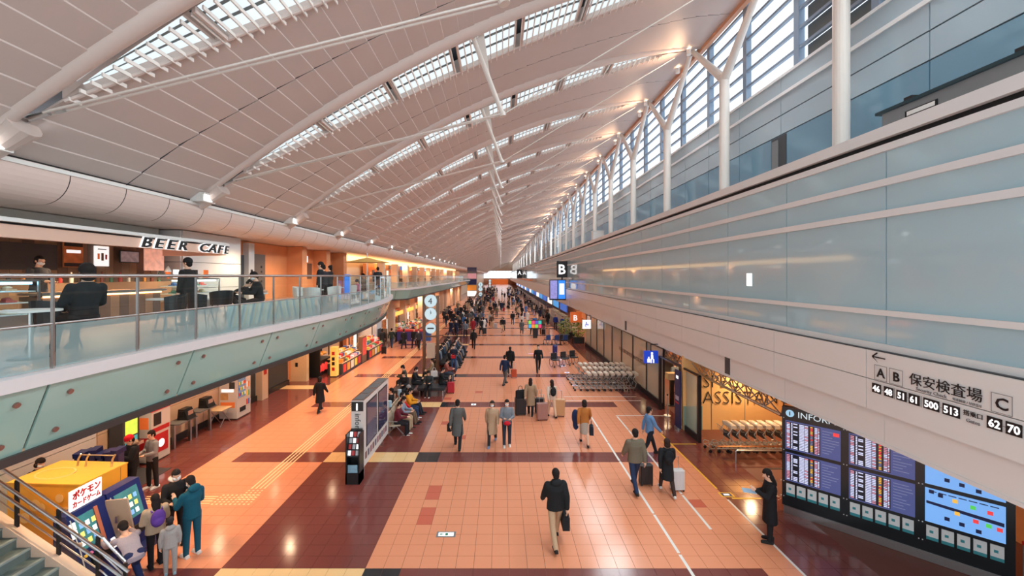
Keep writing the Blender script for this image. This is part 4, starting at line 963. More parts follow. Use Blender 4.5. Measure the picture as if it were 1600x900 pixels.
# ================================================================ seats
seatm = mat('pale seat shell', C(206, 190, 166), .45); bench = mat('black bench pad', C(44, 46, 50), .4)
def beam_seats(x, y0, n, face, lab):
    o = thing('beam_seating', lab, 'seating', (x, y0, 0), rad(face))
    for i in range(n):
        xx = .62*i; MB().cbox(xx, .02, .43, .54, .46, .04, 0, rad(4)).build('seat', seatm, o); MB().cbox(xx, -.24, .68, .54, .04, .44, 0, rad(12)).build('backrest', seatm, o)
        MB().tube([(xx+.31, -.2, .42), (xx+.31, -.2, .62), (xx+.31, .15, .62)], .016, 6).build('armrest', steel, o)
    MB().box(-.3, .62*n-.3, -.05, .05, .36, .41).build('beam', steel, o)
    for xx in (0, .62*(n-1)): MB().tube([(xx, -.3, 0), (xx, -.05, .3), (xx, 0, .38), (xx, .05, .3), (xx, .32, 0)], .022, 6).build('leg_frame', steel, o)
    return o
beam_seats(-4.3, 19.3, 5, -90, 'row of pale joined seats facing aisle just behind information totem')
beam_seats(-5.0, 16.8, 5, 90, 'row of pale joined seats turned toward shops behind information totem')
for i, (x, y) in enumerate(((-4.65, 17.2), (-4.65, 18.9))):
    o = thing('charging_post', 'slim pale blue post rising between back to back seats', 'post', (x, y, 0), 0, 'posts between the seat rows'); MB().cyl((0, 0, 0), (0, 0, 1.15), .07, n=12).build('post', steel, o); MB().cyl((0, 0, 1.0), (0, 0, 1.25), .09, n=12).build('head', mat('pale blue', C(170, 200, 215), .3), o)
def flat_bench(x, y, sx, sy, lab):
    o = thing('padded_bench', lab, 'bench', (x, y, 0)); MB().box(-sx/2, sx/2, -sy/2, sy/2, .34, .44).build('seat_pad', bench, o); MB().box(-sx/2+.05, sx/2-.05, -sy/2+.05, sy/2-.05, .28, .34).build('frame', darksteel, o)
    for a in (-1, 1):
        for b in (-1, 1): MB().box(a*(sx/2-.12)-.03, a*(sx/2-.12)+.03, b*(sy/2-.12)-.03, b*(sy/2-.12)+.03, 0, .28).build('leg', steel, o)
flat_bench(-3.75, 22.6, 1.5, 1.0, 'broad black padded bench beside orange aisle with mask wearing sitter'); flat_bench(-5.2, 22.9, 1.0, 2.6, 'long black padded bench on shop side of maroon strip')
flat_bench(-3.8, 25.2, 1.4, 1.4, 'square black padded bench next to clock posts'); flat_bench(-3.9, 32, 1.2, 7, 'long black padded bench crowded with waiting passengers')
S_ = lambda lab, x, y, rot, **k: person(lab, x, y, rot, z=-.02, **k)
S_('seated person in maroon jacket and dark trousers with white shoes', -4.25, 16.8, -90, pose='sit', top=MAROON, low=(40, 36, 40), shoe=WHITE, h=1.68)
S_('seated person in pale grey hoodie and beige trousers looking at phone', -4.25, 17.43, -90, pose='sit', top=(140, 150, 166), low=TAN, shoe=BLACK, h=1.7)
S_('seated person in red jacket and brown trousers in joined seats', -4.25, 18.05, -90, pose='sitback', top=(206, 30, 44), low=(120, 96, 76), h=1.68)
S_('seated person in yellow and black padded jacket wearing jeans', -4.25, 18.68, -90, pose='sit', top=(230, 156, 40), low=JEANS, wearing='puffer', hood=BLACK, shoe=WHITE, h=1.72)
S_('seated person in grey knit hat at end of joined seats', -4.25, 19.28, -90, pose='sitback', top=(70, 84, 96), low=(40, 44, 54), hat=(150, 150, 150), h=1.66)
S_('seated person in navy cap facing the shops from joined seats', -5.05, 17.43, 90, pose='sit', top=(36, 60, 90), low=BLACK, hat=(30, 32, 40), h=1.7)
S_('seated person in black facing shops beside pale blue post', -5.05, 18.7, 90, pose='sitback', top=BLACK, low=BLACK, h=1.7)
S_('man in black suit with blue tie sitting bent over phone on long bench', -5.1, 21.9, 165, pose='sit', top=(30, 31, 34), low=BLACK, h=1.74)
S_('man in black coat and white mask sitting on long bench end', -4.85, 22.9, -90, pose='sit', top=(30, 34, 40), low=BLACK, mask=True, h=1.74)
S_('person in olive and black jacket sitting on long bench facing shops', -5.45, 23.5, 90, pose='sit', top=(74, 72, 56), low=BLACK, hat=(34, 32, 32), h=1.7)
S_('person in dark grey jacket sitting alone on broad black bench', -3.9, 22.35, 178, pose='sit', top=(52, 58, 60), low=(36, 36, 40), shoe=WHITE, h=1.68)
S_('person in black coat sitting sideways beside red suitcase', -3.35, 22.9, -85, pose='sit', top=BLACK, low=BLACK, h=1.7)
suitcase('small red suitcase standing by black padded bench', -2.75, 22.7, 0, (190, 36, 54), h=.6)
S_('person in dusty red jacket sitting on square bench near clock posts', -3.4, 25.3, -90, pose='sit', top=(150, 84, 74), low=(60, 70, 84), h=1.7)
S_('person in tan coat sitting on square bench beside clock posts', -4.3, 25.4, 100, pose='sitback', top=(150, 130, 104), low=BLACK, h=1.68)
pers('person in dark jacket and blue jeans holding red bag standing by bench', 709, 580, 175, pose='stand2', top=(36, 44, 60), low=(50, 84, 130), mask=True, h=1.7)
x, y = at(709, 580); handbag('bright red bag held by person in blue jeans', x, y-.36, .95, 0, (200, 40, 48), .26)
handbag('white shopping bag lying on square black bench', -4.0, 24.7, .44, 20, WHITE, .4, 'bag')
tag(MB().cyl((0, 0, 0), (0, 0, .3), .07, n=12).cyl((0, 0, .3), (0, 0, .34), .05, n=12).build('red_flask', redm, None, (-5.0, 24.0, .44)), 'red flask standing on far end of long black bench', 'flask')
random.seed(11)
dk_ = [BLACK, (30, 36, 48), (120, 124, 130), NAVY, (150, 130, 108), (90, 66, 58), (60, 84, 110)]
nm_ = ['black', 'dark blue', 'pale grey', 'navy', 'beige', 'brown', 'slate blue']
i = 0
for y in [28.9+.62*q for q in range(11)]:
    for x, r in ((-3.55, -90), (-4.3, 90)):
        c = i*3 % 7; i += 1
        S_('passenger in %s coat sitting on crowded long bench' % nm_[c], x, y, r+random.uniform(-14, 14), pose=('sit', 'sitback')[i % 2], top=dk_[c], low=dk_[(c+2) % 7], h=random.uniform(1.6, 1.76), group='%s coated passengers on the long bench' % nm_[c], mask=i % 3 == 0)
# ================================================================ clock posts
def clock_post(x, y, num, lab, near_=True):
    o = thing('clock_post', lab, 'clock', (x, y, 0)); bz = mat('bronze post', C(120, 96, 80), .3, .6); dsc = mat('pale blue disc', C(186, 214, 222), .3, emit=.35)
    for a in (-.46, .46): MB().box(a-.1, a+.1, -.09, .09, 0, 5.15).build('post', bz, o)
    for z, r in ((4.78, .42), (3.9, .40), (2.92, .34)):
        d = MB().cyl((0, -.13, z), (0, .13, z), r, n=32).build('disc', dsc, o); MB().cyl((0, -.14, z), (0, .14, z), r*1.05, r*1.05, 32, cap=False).build('rim', steel, d)
    MB().box(-.4, .4, -.05, .05, 2.3, 2.4).build('cross_bar', bz, o)
    text('numeral', num, .58, facing_cam(-.17, -.145, 4.58), darkgrey, o, .004, 0)
    MB().cbox(0, -.145, 4.02, .02, .01, .26, 0, 0).build('clock_hand', black, o); MB().cbox(.03, -.145, 3.98, .025, .01, .17).build('clock_hand', black, o); MB().box(-.22, .22, -.145, -.135, 2.87, 2.97).build('plate', darkgrey, o)
    if near_: MB().box(-.28, .28, -.08, .08, .9, 1.9).build('map_panel', mat('post panel', C(210, 190, 170), .4), o)
    return o
clock_post(-4.75, 28.0, '4', 'bronze double post carrying round number four disc and clock')
clock_post(-3.9, 80, '3', 'bronze double clock post far along crowded maroon strip', False); clock_post(-3.6, 140, '2', 'bronze clock post in distance near end of hall', False)
# ================================================================ cafe on the mezzanine
cafe_pink = mat('cafe fascia', C(224, 186, 166), .4, vary=.02)
cn = thing('cafe_canopy', 'long rounded pinkish canopy with raised black cafe lettering over counter', 'canopy')
def cpoly(o): 
    p = [(-13.2, -2), (-9.2+o, -2), (-9.2+o, 13.3)]
    for i in range(1, 9): a = rad(90*i/8); p.append((-10.9+(1.7+o)*math.cos(a), 13.3+(1.6+o)*math.sin(a)))
    return p+[(-13.2, 14.9+o)]
ri = MB(); co_, ci_ = cpoly(0)[1:], cpoly(-.12)[1:]
for i in range(len(co_)-1):
    a, b, c, d = co_[i], co_[i+1], ci_[i+1], ci_[i]; ri.hexa([(*a, 7.21), (*b, 7.21), (*c, 7.21), (*d, 7.21), (*a, 7.46), (*b, 7.46), (*c, 7.46), (*d, 7.46)])
ri.build('fascia', cafe_pink, cn); MB().prism(cpoly(.1), 7.5, 7.58).build('upper_lip', white, cn); MB().prism(cpoly(-.04), 7.46, 7.5).build('shadow_gap', black, cn); MB().prism(cpoly(-.13), 7.44, 7.46).build('soffit', wood, cn)
def carc(d):                              # point and tangent on the canopy edge, d metres past y = 9
    y = 9+d
    if y <= 13.3: return (-9.17, y), 0.0
    a = (y-13.3)/1.7; return (-10.9+1.73*math.cos(a), 13.3+1.63*math.sin(a)), a
for i, ch in enumerate('BEER CAFE'):
    if ch == ' ': continue
    (x, y), a = carc(1.42+.40*i); M4 = frame((x, y, 7.235), (-math.sin(a), math.cos(a), 0), (math.cos(a), math.sin(a), 0))
    text('letter_edge', ch, .36, M4, signwhite, cn, .02, .02, shear=.25, sx=1.5); text('letter', ch, .36, Matrix.Translation((.025*math.cos(a), .025*math.sin(a), 0)) @ M4, black, cn, .02, .008, shear=.25, sx=1.5)
wc = struct(MB().box(-13.2, -12.5, -2, 15, DZ, 8.2).build('wall_cafe', mat('bulkhead grey', C(176, 172, 164), .5)), 'brown plank back wall of cafe', 'wall')
pl = [mat('plank %d' % i, C(*c), .6, vary=.2, scale=4) for i, c in enumerate(((134, 104, 84), (116, 90, 74), (148, 114, 88), (104, 84, 72)))]
for i in range(46): MB().box(-12.5, -12.45, 2+.28*i+.004, 2+.28*(i+1)-.004, DZ, 7.44).build('wall_plank', pl[(i*7+i//3) % 4], wc)
tag(MB().box(-.02, 0, -.75, .75, -.35, .35).build('kitchen_hatch', darkgrey, None, (-12.42, 10.75, 7.0)), 'dark kitchen hatch opening in brown plank wall', 'hatch')
def poster(lab, X, Y, Z, w_, h_, m, extra=None, cat='poster'):
    o = thing('wall_poster', lab, cat, (X, Y, Z)); MB().box(-.02, .02, -w_/2, w_/2, -h_/2, h_/2).build('board', m, o)
    for (a, b, c, d, mm) in extra or []: MB().box(.02, .024, a, b, c, d).build('print', mm, o)
    return o
poster('black menu board with white lines on cafe plank wall', -12.4, 9.75, 7.1, .5, .62, blackmatt, [(-.18, .18, .2, .25, white), (-.18, .1, .1, .13, white), (-.18, .15, 0, .03, white), (-.18, .12, -.1, -.07, white), (-.18, .16, -.2, -.17, white)])
poster('orange and white burger poster on cafe plank wall', -12.4, 11.9, 7.1, .55, .72, mat('burger print', C(208, 122, 70), .5, vary=.5, scale=5), [(-.26, .26, .24, .34, black), (-.26, .26, -.34, -.24, black), (-.2, .2, .05, .14, signwhite)])
poster('white poster with three ice cream cones on cafe wall', -12.4, 12.75, 7.1, .45, .62, signwhite, [(-.15, -.08, -.1, .08, orange), (-.03, .05, -.14, .1, wood), (.1, .16, -.1, .06, redm), (-.14, .14, .2, .23, black)])
poster('wall mounted television showing colourful picture in cafe', -12.3, 13.6, 7.12, .72, .4, black, [(-.33, .33, -.17, .17, mat('tv picture', C(110, 90, 90), .2, emit=.5, vary=1, scale=7))], 'television')
poster('bright food menu picture with red and green dishes', -12.2, 14.45, 7.05, .8, .75, mat('menu picture', C(226, 160, 140), .4, emit=.4, vary=.8, scale=6))
ct = thing('cafe_counter', 'wood plank bar counter with glowing underside strip and steel edge', 'counter', (-10.3, 0, DZ))
MB().box(-.5, .0, 9.2, 12.4, 0, .76).build('core', wood, ct)
for i in range(12): MB().box(0, .03, 9.2+.266*i+.004, 9.2+.266*(i+1)-.004, .02, .72).build('plank', pl[(i*5) % 4], ct)
MB().box(-.6, .12, 9.1, 12.5, .8, .85).build('top', wood, ct); MB().box(.1, .13, 9.1, 12.5, .79, .86).build('edge', steel, ct); MB().box(.03, .06, 9.2, 12.4, .74, .78).build('light_strip', mat('amber strip', (1, .6, .25), .4, emit=4, ecol=(1, .5, .18)), ct)
MB().box(-2.0, -1.4, 9.1, 14.6, 0, 1.05).build('back_counter', wood, ct)
def showcase(y0, y1, lab, blue):
    o = thing('glass_showcase', lab, 'display case', (-10.0, 0, DZ)); MB().box(-.7, 0, y0, y1, 0, .42).build('base', steel, o)
    MB().box(-.7, 0, y0, y1, 1.12, 1.16).build('roof', steel, o)
    for z in (.42, .66, .9): MB().box(-.65, -.05, y0+.03, y1-.03, z, z+.02).build('shelf', white, o)
    g = glass('case glass', (.85, .95, .98))
    MB().quad((0, y0, .42), (0, y1, .42), (0, y1, 1.12), (0, y0, 1.12)).build('glass_pane', g, o); MB().quad((0, y0, .42), (-.7, y0, .42), (-.7, y0, 1.12), (0, y0, 1.12)).build('glass_pane', g, o)
    for y in (y0, y1): MB().box(-.03, .0, y-.02, y+.02, .42, 1.14).build('corner_post', steel, o)
    MB().box(-.3, -.1, y0+.05, y1-.05, 1.06, 1.11).build('light_strip', mat('case led', (.5, .8, 1), .4, emit=3, ecol=(.35, .7, 1.0)) if blue else mat('case led warm', (1, 1, .9), .4, emit=2), o)
    n = int((y1-y0)/.3)
    for i in range(n):
        for j, z in enumerate((.44, .68, .92)):
            c = [(180, 120, 80), (220, 200, 160), (70, 110, 90), (200, 90, 80), (60, 90, 140)][(i+2*j) % 5]; nmc = ['brown', 'cream', 'green', 'red', 'blue'][(i+2*j) % 5]
            q = tag(MB().prism([(-.1, -.1), (.1, -.1), (.12, .0), (.1, .1), (-.1, .1)], 0, .04).ell((0, 0, .06), .08, .08, .05, 8, 6).build('cake_plate', mat('cake '+nmc, C(*c), .5), None, (-10.35, y0+.2+.3*i, DZ+z)), '%s cake on a shelf in the %s glass showcase' % (nmc, 'blue lit' if blue else 'white lit'), 'cake', '%s cakes in the %s showcase' % (nmc, 'blue lit' if blue else 'white lit'))
    return o
showcase(6.6, 8.9, 'long glass showcase with blue light strip beside cafe counter', True); showcase(12.8, 14.6, 'glass bakery showcase with white light under cafe lettering', False)
random.seed(3)
for i in range(18):
    c = [(190, 60, 50), (236, 226, 210), (60, 60, 64), (210, 140, 60), (120, 60, 40), (80, 120, 90)][i % 6]; nn = ['red', 'white', 'black', 'amber', 'brown', 'green'][i % 6]
    h_ = random.uniform(.16, .32); y = 9.3+.29*i
    tag(MB().cyl((0, 0, 0), (0, 0, h_*.65), .045, n=10).cyl((0, 0, h_*.65), (0, 0, h_*.8), .045, .018, 10).cyl((0, 0, h_*.8), (0, 0, h_), .018, n=8).build('bottle', mat('bottle '+nn, C(*c), .25), None, (-11.85, y, DZ+1.05)), '%s bottle standing on the back counter of the cafe' % nn, 'bottle', '%s bottles on the back counter' % nn)
for i, (y, m, t) in enumerate(((12.9, signwhite, 'white'), (13.25, signblue, 'blue'), (13.7, signblack, 'black'), (14.2, orange, 'orange'))):
    o = thing('table_sign', '%s menu card standing on top of bakery showcase' % t, 'menu card', (-10.2, y, DZ+1.16)); MB().cbox(0, 0, .14, .02, .22, .28, 0, 0).build('card', m, o); MB().box(-.06, .06, -.11, .11, 0, .015).build('foot', steel, o)
ic = thing('ice_cream_model', 'large model of soft ice cream cone on cafe showcase', 'model', (-10.25, 12.65, DZ+1.16)); MB().cyl((0, 0, 0), (0, 0, .2), .03, .08, 12).build('cone', orange, ic); mb = MB(); mb.cyl((0, 0, .2), (0, 0, .27), .09, .07, 12); mb.cyl((0, 0, .27), (0, 0, .38), .07, .01, 12); mb.build('cream_swirl', white, ic)
def chair(x, y, rz, col, lab, group=None, first={}):
    key = col
    o = thing('cafe_chair', lab, 'chair', (x, y, DZ), rad(rz), group); m = mat('chair %d %d %d' % col, C(*col), .4)
    if key not in first:
        mb = MB(); n = 10; o_ = []
        for i in range(n+1):
            a = rad(-200+220*i/n+10); 
        sh = MB()
        for i in range(n):
            a0, a1 = rad(180+180*i/n), rad(180+180*(i+1)/n); p = lambda a, z, r: (r*math.cos(a)*.26, r*math.sin(a)*.24, z)
            sh.hexa([p(a0, .46, 1), p(a1, .46, 1), p(a1, .46, 1.08), p(a0, .46, 1.08), p(a0, .78+.06*math.sin(rad(180*i/n)), 1.1), p(a1, .78+.06*math.sin(rad(180*(i+1)/n)), 1.1), p(a1, .78+.06*math.sin(rad(180*(i+1)/n)), 1.18), p(a0, .78+.06*math.sin(rad(180*i/n)), 1.18)])
        st_ = MB().prism([(.27*math.cos(rad(36*i)), .25*math.sin(rad(36*i))) for i in range(10)], .43, .47)
        lg = [MB().cyl((a*.15, b*.14, .43), (a*.24, b*.22, 0), .014, n=6).mesh('leg', m if col[0] > 150 else darksteel) for a in (-1, 1) for b in (-1, 1)]
        first[key] = (sh.mesh('backrest', m), st_.mesh('seat', m), lg)
    b, s_, lg = first[key]; place('backrest', b, o); place('seat', s_, o)
    for l in lg: place('leg', l, o)
def ctable(x, y, lab, top=white):
    o = thing('cafe_table', lab, 'table', (x, y, DZ)); MB().cyl((0, 0, .7), (0, 0, .73), .34, n=20).build('top', top, o); MB().cyl((0, 0, .02), (0, 0, .7), .03, n=8).build('stem', steel, o); MB().cyl((0, 0, 0), (0, 0, .02), .24, n=18).build('base', darksteel, o)
ctable(-7.1, 6.2, 'round white cafe table beside person in long black coat'); ctable(-7.6, 9.3, 'round white cafe table near counter and standing customer'); ctable(-7.3, 12.2, 'round white cafe table by striped screen'); ctable(-7.0, 15.4, 'round white cafe table between white chairs'); ctable(-7.2, 18.4, 'round white cafe table under parasol')
for i, (x, y, r, c, l) in enumerate(((-7.5, 6.9, 0, BLACK, 'black bucket chair beside person in long black coat'), (-7.0, 8.7, 150, BLACK, 'black bucket chair turned from railing near counter'), (-7.3, 10.0, -30, BLACK, 'black bucket chair tucked at table near standing customer'), (-7.9, 11.6, 60, BLACK, 'black bucket chair by bakery showcase'),
        (-6.7, 14.6, 20, (226, 226, 222), 'white shell chair nearest striped screen'), (-6.6, 16.2, 160, (226, 226, 222), 'white shell chair beside blue poster stand'), (-7.6, 15.6, -90, (226, 226, 222), 'white shell chair facing the railing'), (-6.6, 18.0, 70, (226, 226, 222), 'white shell chair under yellow parasol'))): chair(x, y, r, c, l)
D_ = lambda lab, x, y, rot, **k: person(lab, x, y, rot, z=DZ, **k)
D_('person in long black coat sitting on cafe deck with back to railing', -6.85, 6.75, 70, pose='sitback', top=(30, 31, 34), low=BLACK, hair='bob', h=1.75)
D_('customer in black leather jacket standing at bakery showcase', -7.9, 10.35, 90, pose='stand', top=(36, 34, 34), low=BLACK, h=1.58, hat=(36, 32, 32))
D_('cafe worker in black vest and white sleeves leaning over table', -8.4, 12.7, -60, pose='bend', top=(38, 38, 40), low=BLACK, h=1.6)
D_('person in black jacket sitting at table beside striped screen', -6.9, 11.75, 130, pose='sit', top=(32, 32, 35), low=BLACK, mask=True, h=1.66)
D_('person in black coat standing with back to railing near doorway', -7.2, 16.4, 100, pose='stand', top=BLACK, low=BLACK, h=1.68, hat=(40, 36, 36))
D_('person in charcoal jacket standing beside black coated friend', -7.5, 17.4, 60, pose='stand2', top=(54, 54, 58), low=BLACK, h=1.62)
D_('person in dark jacket standing behind blue poster stand', -8.0, 19.2, 80, pose='stand', top=(46, 44, 46), low=BLACK, h=1.62)
D_('child in pink top wearing dark cap on cafe deck', -6.9, 20.0, 150, pose='sit', top=(220, 130, 170), low=JEANS, hat=(44, 44, 60), h=1.3)
D_('person in grey jacket sitting under yellow parasol', -7.0, 21.2, 160, pose='sit', top=(130, 122, 116), low=BLACK, h=1.66)
D_('person in dark coat standing at far curved end of cafe deck', -7.6, 25.4, 30, pose='stand', top=(44, 50, 56), low=BLACK, h=1.68)
D_('cafe staff member in dark apron behind plank counter', -11.15, 9.9, -90, pose='stand2', top=(60, 60, 64), low=BLACK, h=1.62, mask=True)
sp = thing('striped_screen', 'low screen with slanting blue yellow and cream stripes behind railing glass', 'screen', (-5.98, 9.0, DZ)); MB().box(-.02, .01, 0, 4.2, .08, .6).build('board', mat('screen board', C(150, 180, 180), .5), sp)
for i in range(34):
    y = .02+.122*i; s_ = .35*(1 if i < 16 else -1); MB().hexa([(.01, y, .09), (.016, y, .09), (.016, y+.05, .09), (.01, y+.05, .09), (.01, min(4.14, max(0, y+s_*.5)), .59), (.016, min(4.14, max(0, y+s_*.5)), .59), (.016, min(4.19, max(.05, y+s_*.5+.05)), .59), (.01, min(4.19, max(.05, y+s_*.5+.05)), .59)]).build('stripe', [mat('stripe blue', C(40, 90, 120), .5), mat('stripe ochre', C(220, 170, 90), .5), cream][i % 3], sp)
for y in (.1, 4.1): MB().box(-.15, .15, y-.03, y+.03, 0, .08).build('foot', steel, sp)
bs = thing('poster_stand', 'upright blue poster stand behind balcony railing', 'poster stand', (-6.35, 17.0, DZ)); MB().box(-.02, .02, -.3, .3, .5, 1.3).build('poster', mat('poster blue', C(40, 110, 200), .3, emit=.4, vary=.5, scale=4), bs); MB().box(-.15, .15, -.2, .2, 0, .03).build('base', steel, bs); MB().box(-.015, .0, -.02, .02, .03, .5).build('post', steel, bs)
pa = thing('parasol', 'pale yellow cafe parasol on thin double pole', 'parasol', (-6.7, 20.6, DZ)); mb = MB(); mb.cyl((0, 0, 1.9), (0, 0, 2.15), 1.15, .05, 8); mb.build('canopy', mat('parasol yellow', C(226, 178, 96), .6), pa); MB().cyl((0, 0, .03), (0, 0, 2.4), .025, n=8).build('pole', steel, pa); MB().cyl((0, 0, 0), (0, 0, .06), .3, n=16).build('base', darksteel, pa)
# mezzanine wall beyond the cafe
wm = struct(MB().box(-13.3, -11.9, 15.3, 18.7, DZ, 8.2).build('wall_white', grey), 'white panelled block beside cafe lettering', 'wall')
for j, (a, b) in enumerate(((DZ, 6.0), (6.02, 7.0), (7.02, 8.19))):
    MB().box(-11.9, -11.84, 15.3, 18.7, a, b).build('wall_panel', whp, wm); MB().box(-13.2, -11.9, 15.24, 15.3, a, b).build('wall_panel', whp, wm)
wd = struct(MB().box(-13.3, -12.6, 18.7, 31, DZ, 8.2).build('wall_wood', orangewall), 'warm wood wall with lift doors behind cafe deck', 'wall')
MB().box(-12.6, -12.5, 19.2, 20.0, DZ, 7.5).build('lift_door', darkgrey, wd); MB().box(-12.6, -12.5, 20.6, 21.8, DZ, 7.6).build('lift_door', mat('brown grey', C(96, 84, 78), .4), wd); MB().box(-12.6, -12.3, 20.05, 20.5, DZ, 8.1).build('pier', whp, wd)
for j in range(5): MB().box(-12.5, -12.48, 21.4, 21.5, 5.9+.25*j, 6.0+.25*j).build('button', black, wd)
MB().box(-12.3, -12.28, 20.2, 20.35, 6.4, 6.8).build('call_panel', black, wd)
for y in (24.2, 27.6, 30.6): MB().box(-12.6, -11.7, y, y+.6, DZ, 8.2).build('pier', [orangewall, beige, orangewall][int(y) % 3], wd)
for i, y in enumerate((25, 28.3)): MB().box(-12.6, -12.55, y, y+2.3, 6.3, 7.3).build('shop_opening', mat('dim shop', C(96, 66, 52), .5), wd); MB().box(-12.4, -12.3, y+.3, y+1.2, 7.35, 7.75).build('shop_sign', signwhite, wd)
# ================================================================ shops further down the left side
random.seed(21)
wood_shop = mat('shop pillar', C(226, 190, 158), .5); glow = mat('amber cove light', (1, .7, .35), .4, emit=1.6, ecol=(1, .62, .26))
tag(MB().box(-12.6, -12.3, 33, 112, 7.72, 8.15).build('cove_light', glow), 'long amber glowing light cove above upper shops', 'light')
pillar_up = MB().box(-.3, .3, -.35, .35, 0, 2.45).box(-.34, .34, -.39, .39, 0, .15).mesh('shaft', wood_shop); pillar_dn = MB().box(-.3, .3, -.35, .35, 0, 4.2).box(-.34, .34, -.39, .39, 0, .2).mesh('shaft', wood_shop)
for i in range(16):
    y = 33.5+5*i
    if y > 38: o = thing('shop_pillar', 'beige square pillar between upper floor shops', 'pillar', (-11.2, y, DZ), 0, 'pillars between the upper shops'); place('shaft', pillar_up, o)
    if y > 38: o = thing('shop_pillar', 'beige square pillar between ground floor shops', 'pillar', (-10.9, y+2.5, 0), 0, 'pillars between the lower shops'); place('shaft', pillar_dn, o)
signc = [((206, 60, 52), 'red'), ((60, 110, 170), 'blue'), ((236, 226, 214), 'white'), ((230, 150, 60), 'orange'), ((70, 130, 96), 'green'), ((60, 52, 50), 'dark')]
for i in range(15):
    y = 34+5*i
    for z, t in ((DZ, 'upper'), (0, 'lower')):
        if z and y < 38: continue
        c, nmc = signc[(i*2+(1 if z else 0)) % 6]; c2, n2 = signc[(i*3+2) % 6]
        o = thing('souvenir_shop', '%s floor shop front with %s sign and %s hanging panel' % (t, nmc, n2), 'shop', (-12.2, y+2.5, z), 0, None)
        o['group'] = '%s shop fronts with %s sign and %s panel' % (t, nmc, n2)
        MB().box(-.9, -.6, -2.4, 2.4, 0, 2.4).build('back_wall', orangewall, o); MB().box(0, .12, -1.8, 1.8, 1.95, 2.4).build('sign_board', mat('shop sign '+nmc, C(*c), .4, emit=.5), o); MB().box(.12, .13, -1.1, 1.1, 2.08, 2.26).build('sign_print', signwhite, o)
        MB().box(-.2, -.15, -1.9, -1.3, .2, 1.8).build('hanging_panel', mat('shop sign '+n2, C(*c2), .4, emit=.5), o); MB().box(-.6, .2, .2, 2.0, 0, .9).build('counter', wood, o)
        for j in range(3): MB().box(-.62, -.3, -1.2, 2.2, .5+.45*j, .53+.45*j).build('shelf', cream, o)
gcol = [((214, 52, 48), 'red'), ((240, 214, 190), 'cream'), ((236, 150, 60), 'orange'), ((246, 236, 226), 'white'), ((120, 60, 50), 'brown'), ((60, 100, 160), 'blue'), ((236, 170, 180), 'pink'), ((80, 130, 90), 'green'), ((240, 200, 80), 'yellow')]
GM = [mat('goods '+n_, C(*c), .4, emit=.12, vary=.35, scale=14) for c, n_ in gcol]
gbox = [[MB().box(-a/2, a/2, -b/2, b/2, 0, c*.86).box(-a/2-.005, a/2+.005, -b/2-.005, b/2+.005, c*.6, c).mesh('gift_box', m) for m in GM] for a, b, c in ((.22, .3, .12), (.2, .22, .22), (.26, .2, .16))]
def goods(x, y, z, where):
    k_ = random.randrange(9); o = place('gift_box', random.choice(gbox)[k_], None, (x, y, z), random.uniform(-.2, .2)); tag(o, '%s gift box stacked on %s' % (gcol[k_][1], where), 'box', '%s gift boxes on %s' % (gcol[k_][1], where))
def stall(x, y0, y1, lab, where, tiers=3):
    o = thing('shop_counter', lab, 'counter', (x, 0, 0))
    MB().box(-1.0, 0, y0, y1, 0, .72).build('base', darkgrey, o)
    n = int((y1-y0)/.7)
    for i in range(n): MB().box(0, .02, y0+.1+.7*i, y0+.6+.7*i, .12, .62).build('front_picture', [GM[0], GM[2], GM[1], GM[8]][i % 4], o)
    for t in range(tiers):
        MB().box(-1.0, -.3*t, y0, y1, .72+.26*t, .76+.26*t).build('tier', cream, o)
        yy = y0+.2
        while yy < y1-.15: goods(x-.3*t-.15, yy, .76+.26*t, where); yy += .31
    MB().box(-.95, -.85, y0, y1, 2.3, 2.7).build('sign_board', mat('amber sign', C(244, 170, 80), .4, emit=.8), o)
    for y in (y0+.05, y1-.05): MB().box(-.95, -.9, y-.04, y+.04, 1.3, 2.7).build('sign_post', darksteel, o)
stall(-10.35, 26.9, 30.6, 'long souvenir counter with food pictures and stacked boxes', 'the souvenir counter beside yellow banner'); stall(-10.2, 31.8, 35.6, 'second souvenir counter with framed red window display', 'the second souvenir counter')
stall(-10.0, 42.2, 46.4, 'souvenir counter past the gap between balconies', 'the souvenir counter past the balcony gap'); stall(-9.9, 47, 53, 'distant souvenir counter among lower shops', 'the distant souvenir counter', 2)
yban = thing('standing_banner', 'tall yellow box banner with red print before souvenir counter', 'banner', (-10.72, 26.5, 0)); MB().box(-.2, .2, -.2, .2, .05, 1.9).build('box', mat('banner yellow', C(244, 186, 90), .4, emit=.3), yban); MB().box(-.22, .22, -.22, .22, 0, .05).build('base', black, yban)
for z, c in ((1.5, redm), (1.15, black), (.85, black), (.5, redm)): MB().box(-.09, .09, -.21, -.2, z-.1, z+.12).build('print', c, yban)
st1 = thing('food_stall', 'dark food stall with red lantern shapes and hanging pots', 'stall', (-12.2, 27.3, 0)); MB().box(-.9, .7, -1.2, -1.1, 0, 3.4).build('side_wall', black, st1); MB().box(-.9, -.8, -1.1, 2.6, 0, 3.4).build('back_wall', blackmatt, st1); MB().box(-.2, .5, -1.05, 1.2, 0, .95).build('counter', darkgrey, st1); MB().box(-.9, .7, -1.2, 2.6, 3.0, 3.4).build('header', orange, st1)
for i in range(3): MB().ell((.55, -.9+.5*i, .5), .16, .16, .26).build('lantern', mat('lantern red', C(226, 60, 54), .4, emit=.5), st1); MB().ell((.2, -.8+.6*i, 1.3), .28, .24, .12).build('food_model', GM[2], st1); MB().cyl((.3, -.8+.6*i, 1.9), (.3, -.8+.6*i, 2.2), .12, n=10).build('pot', steel, st1)
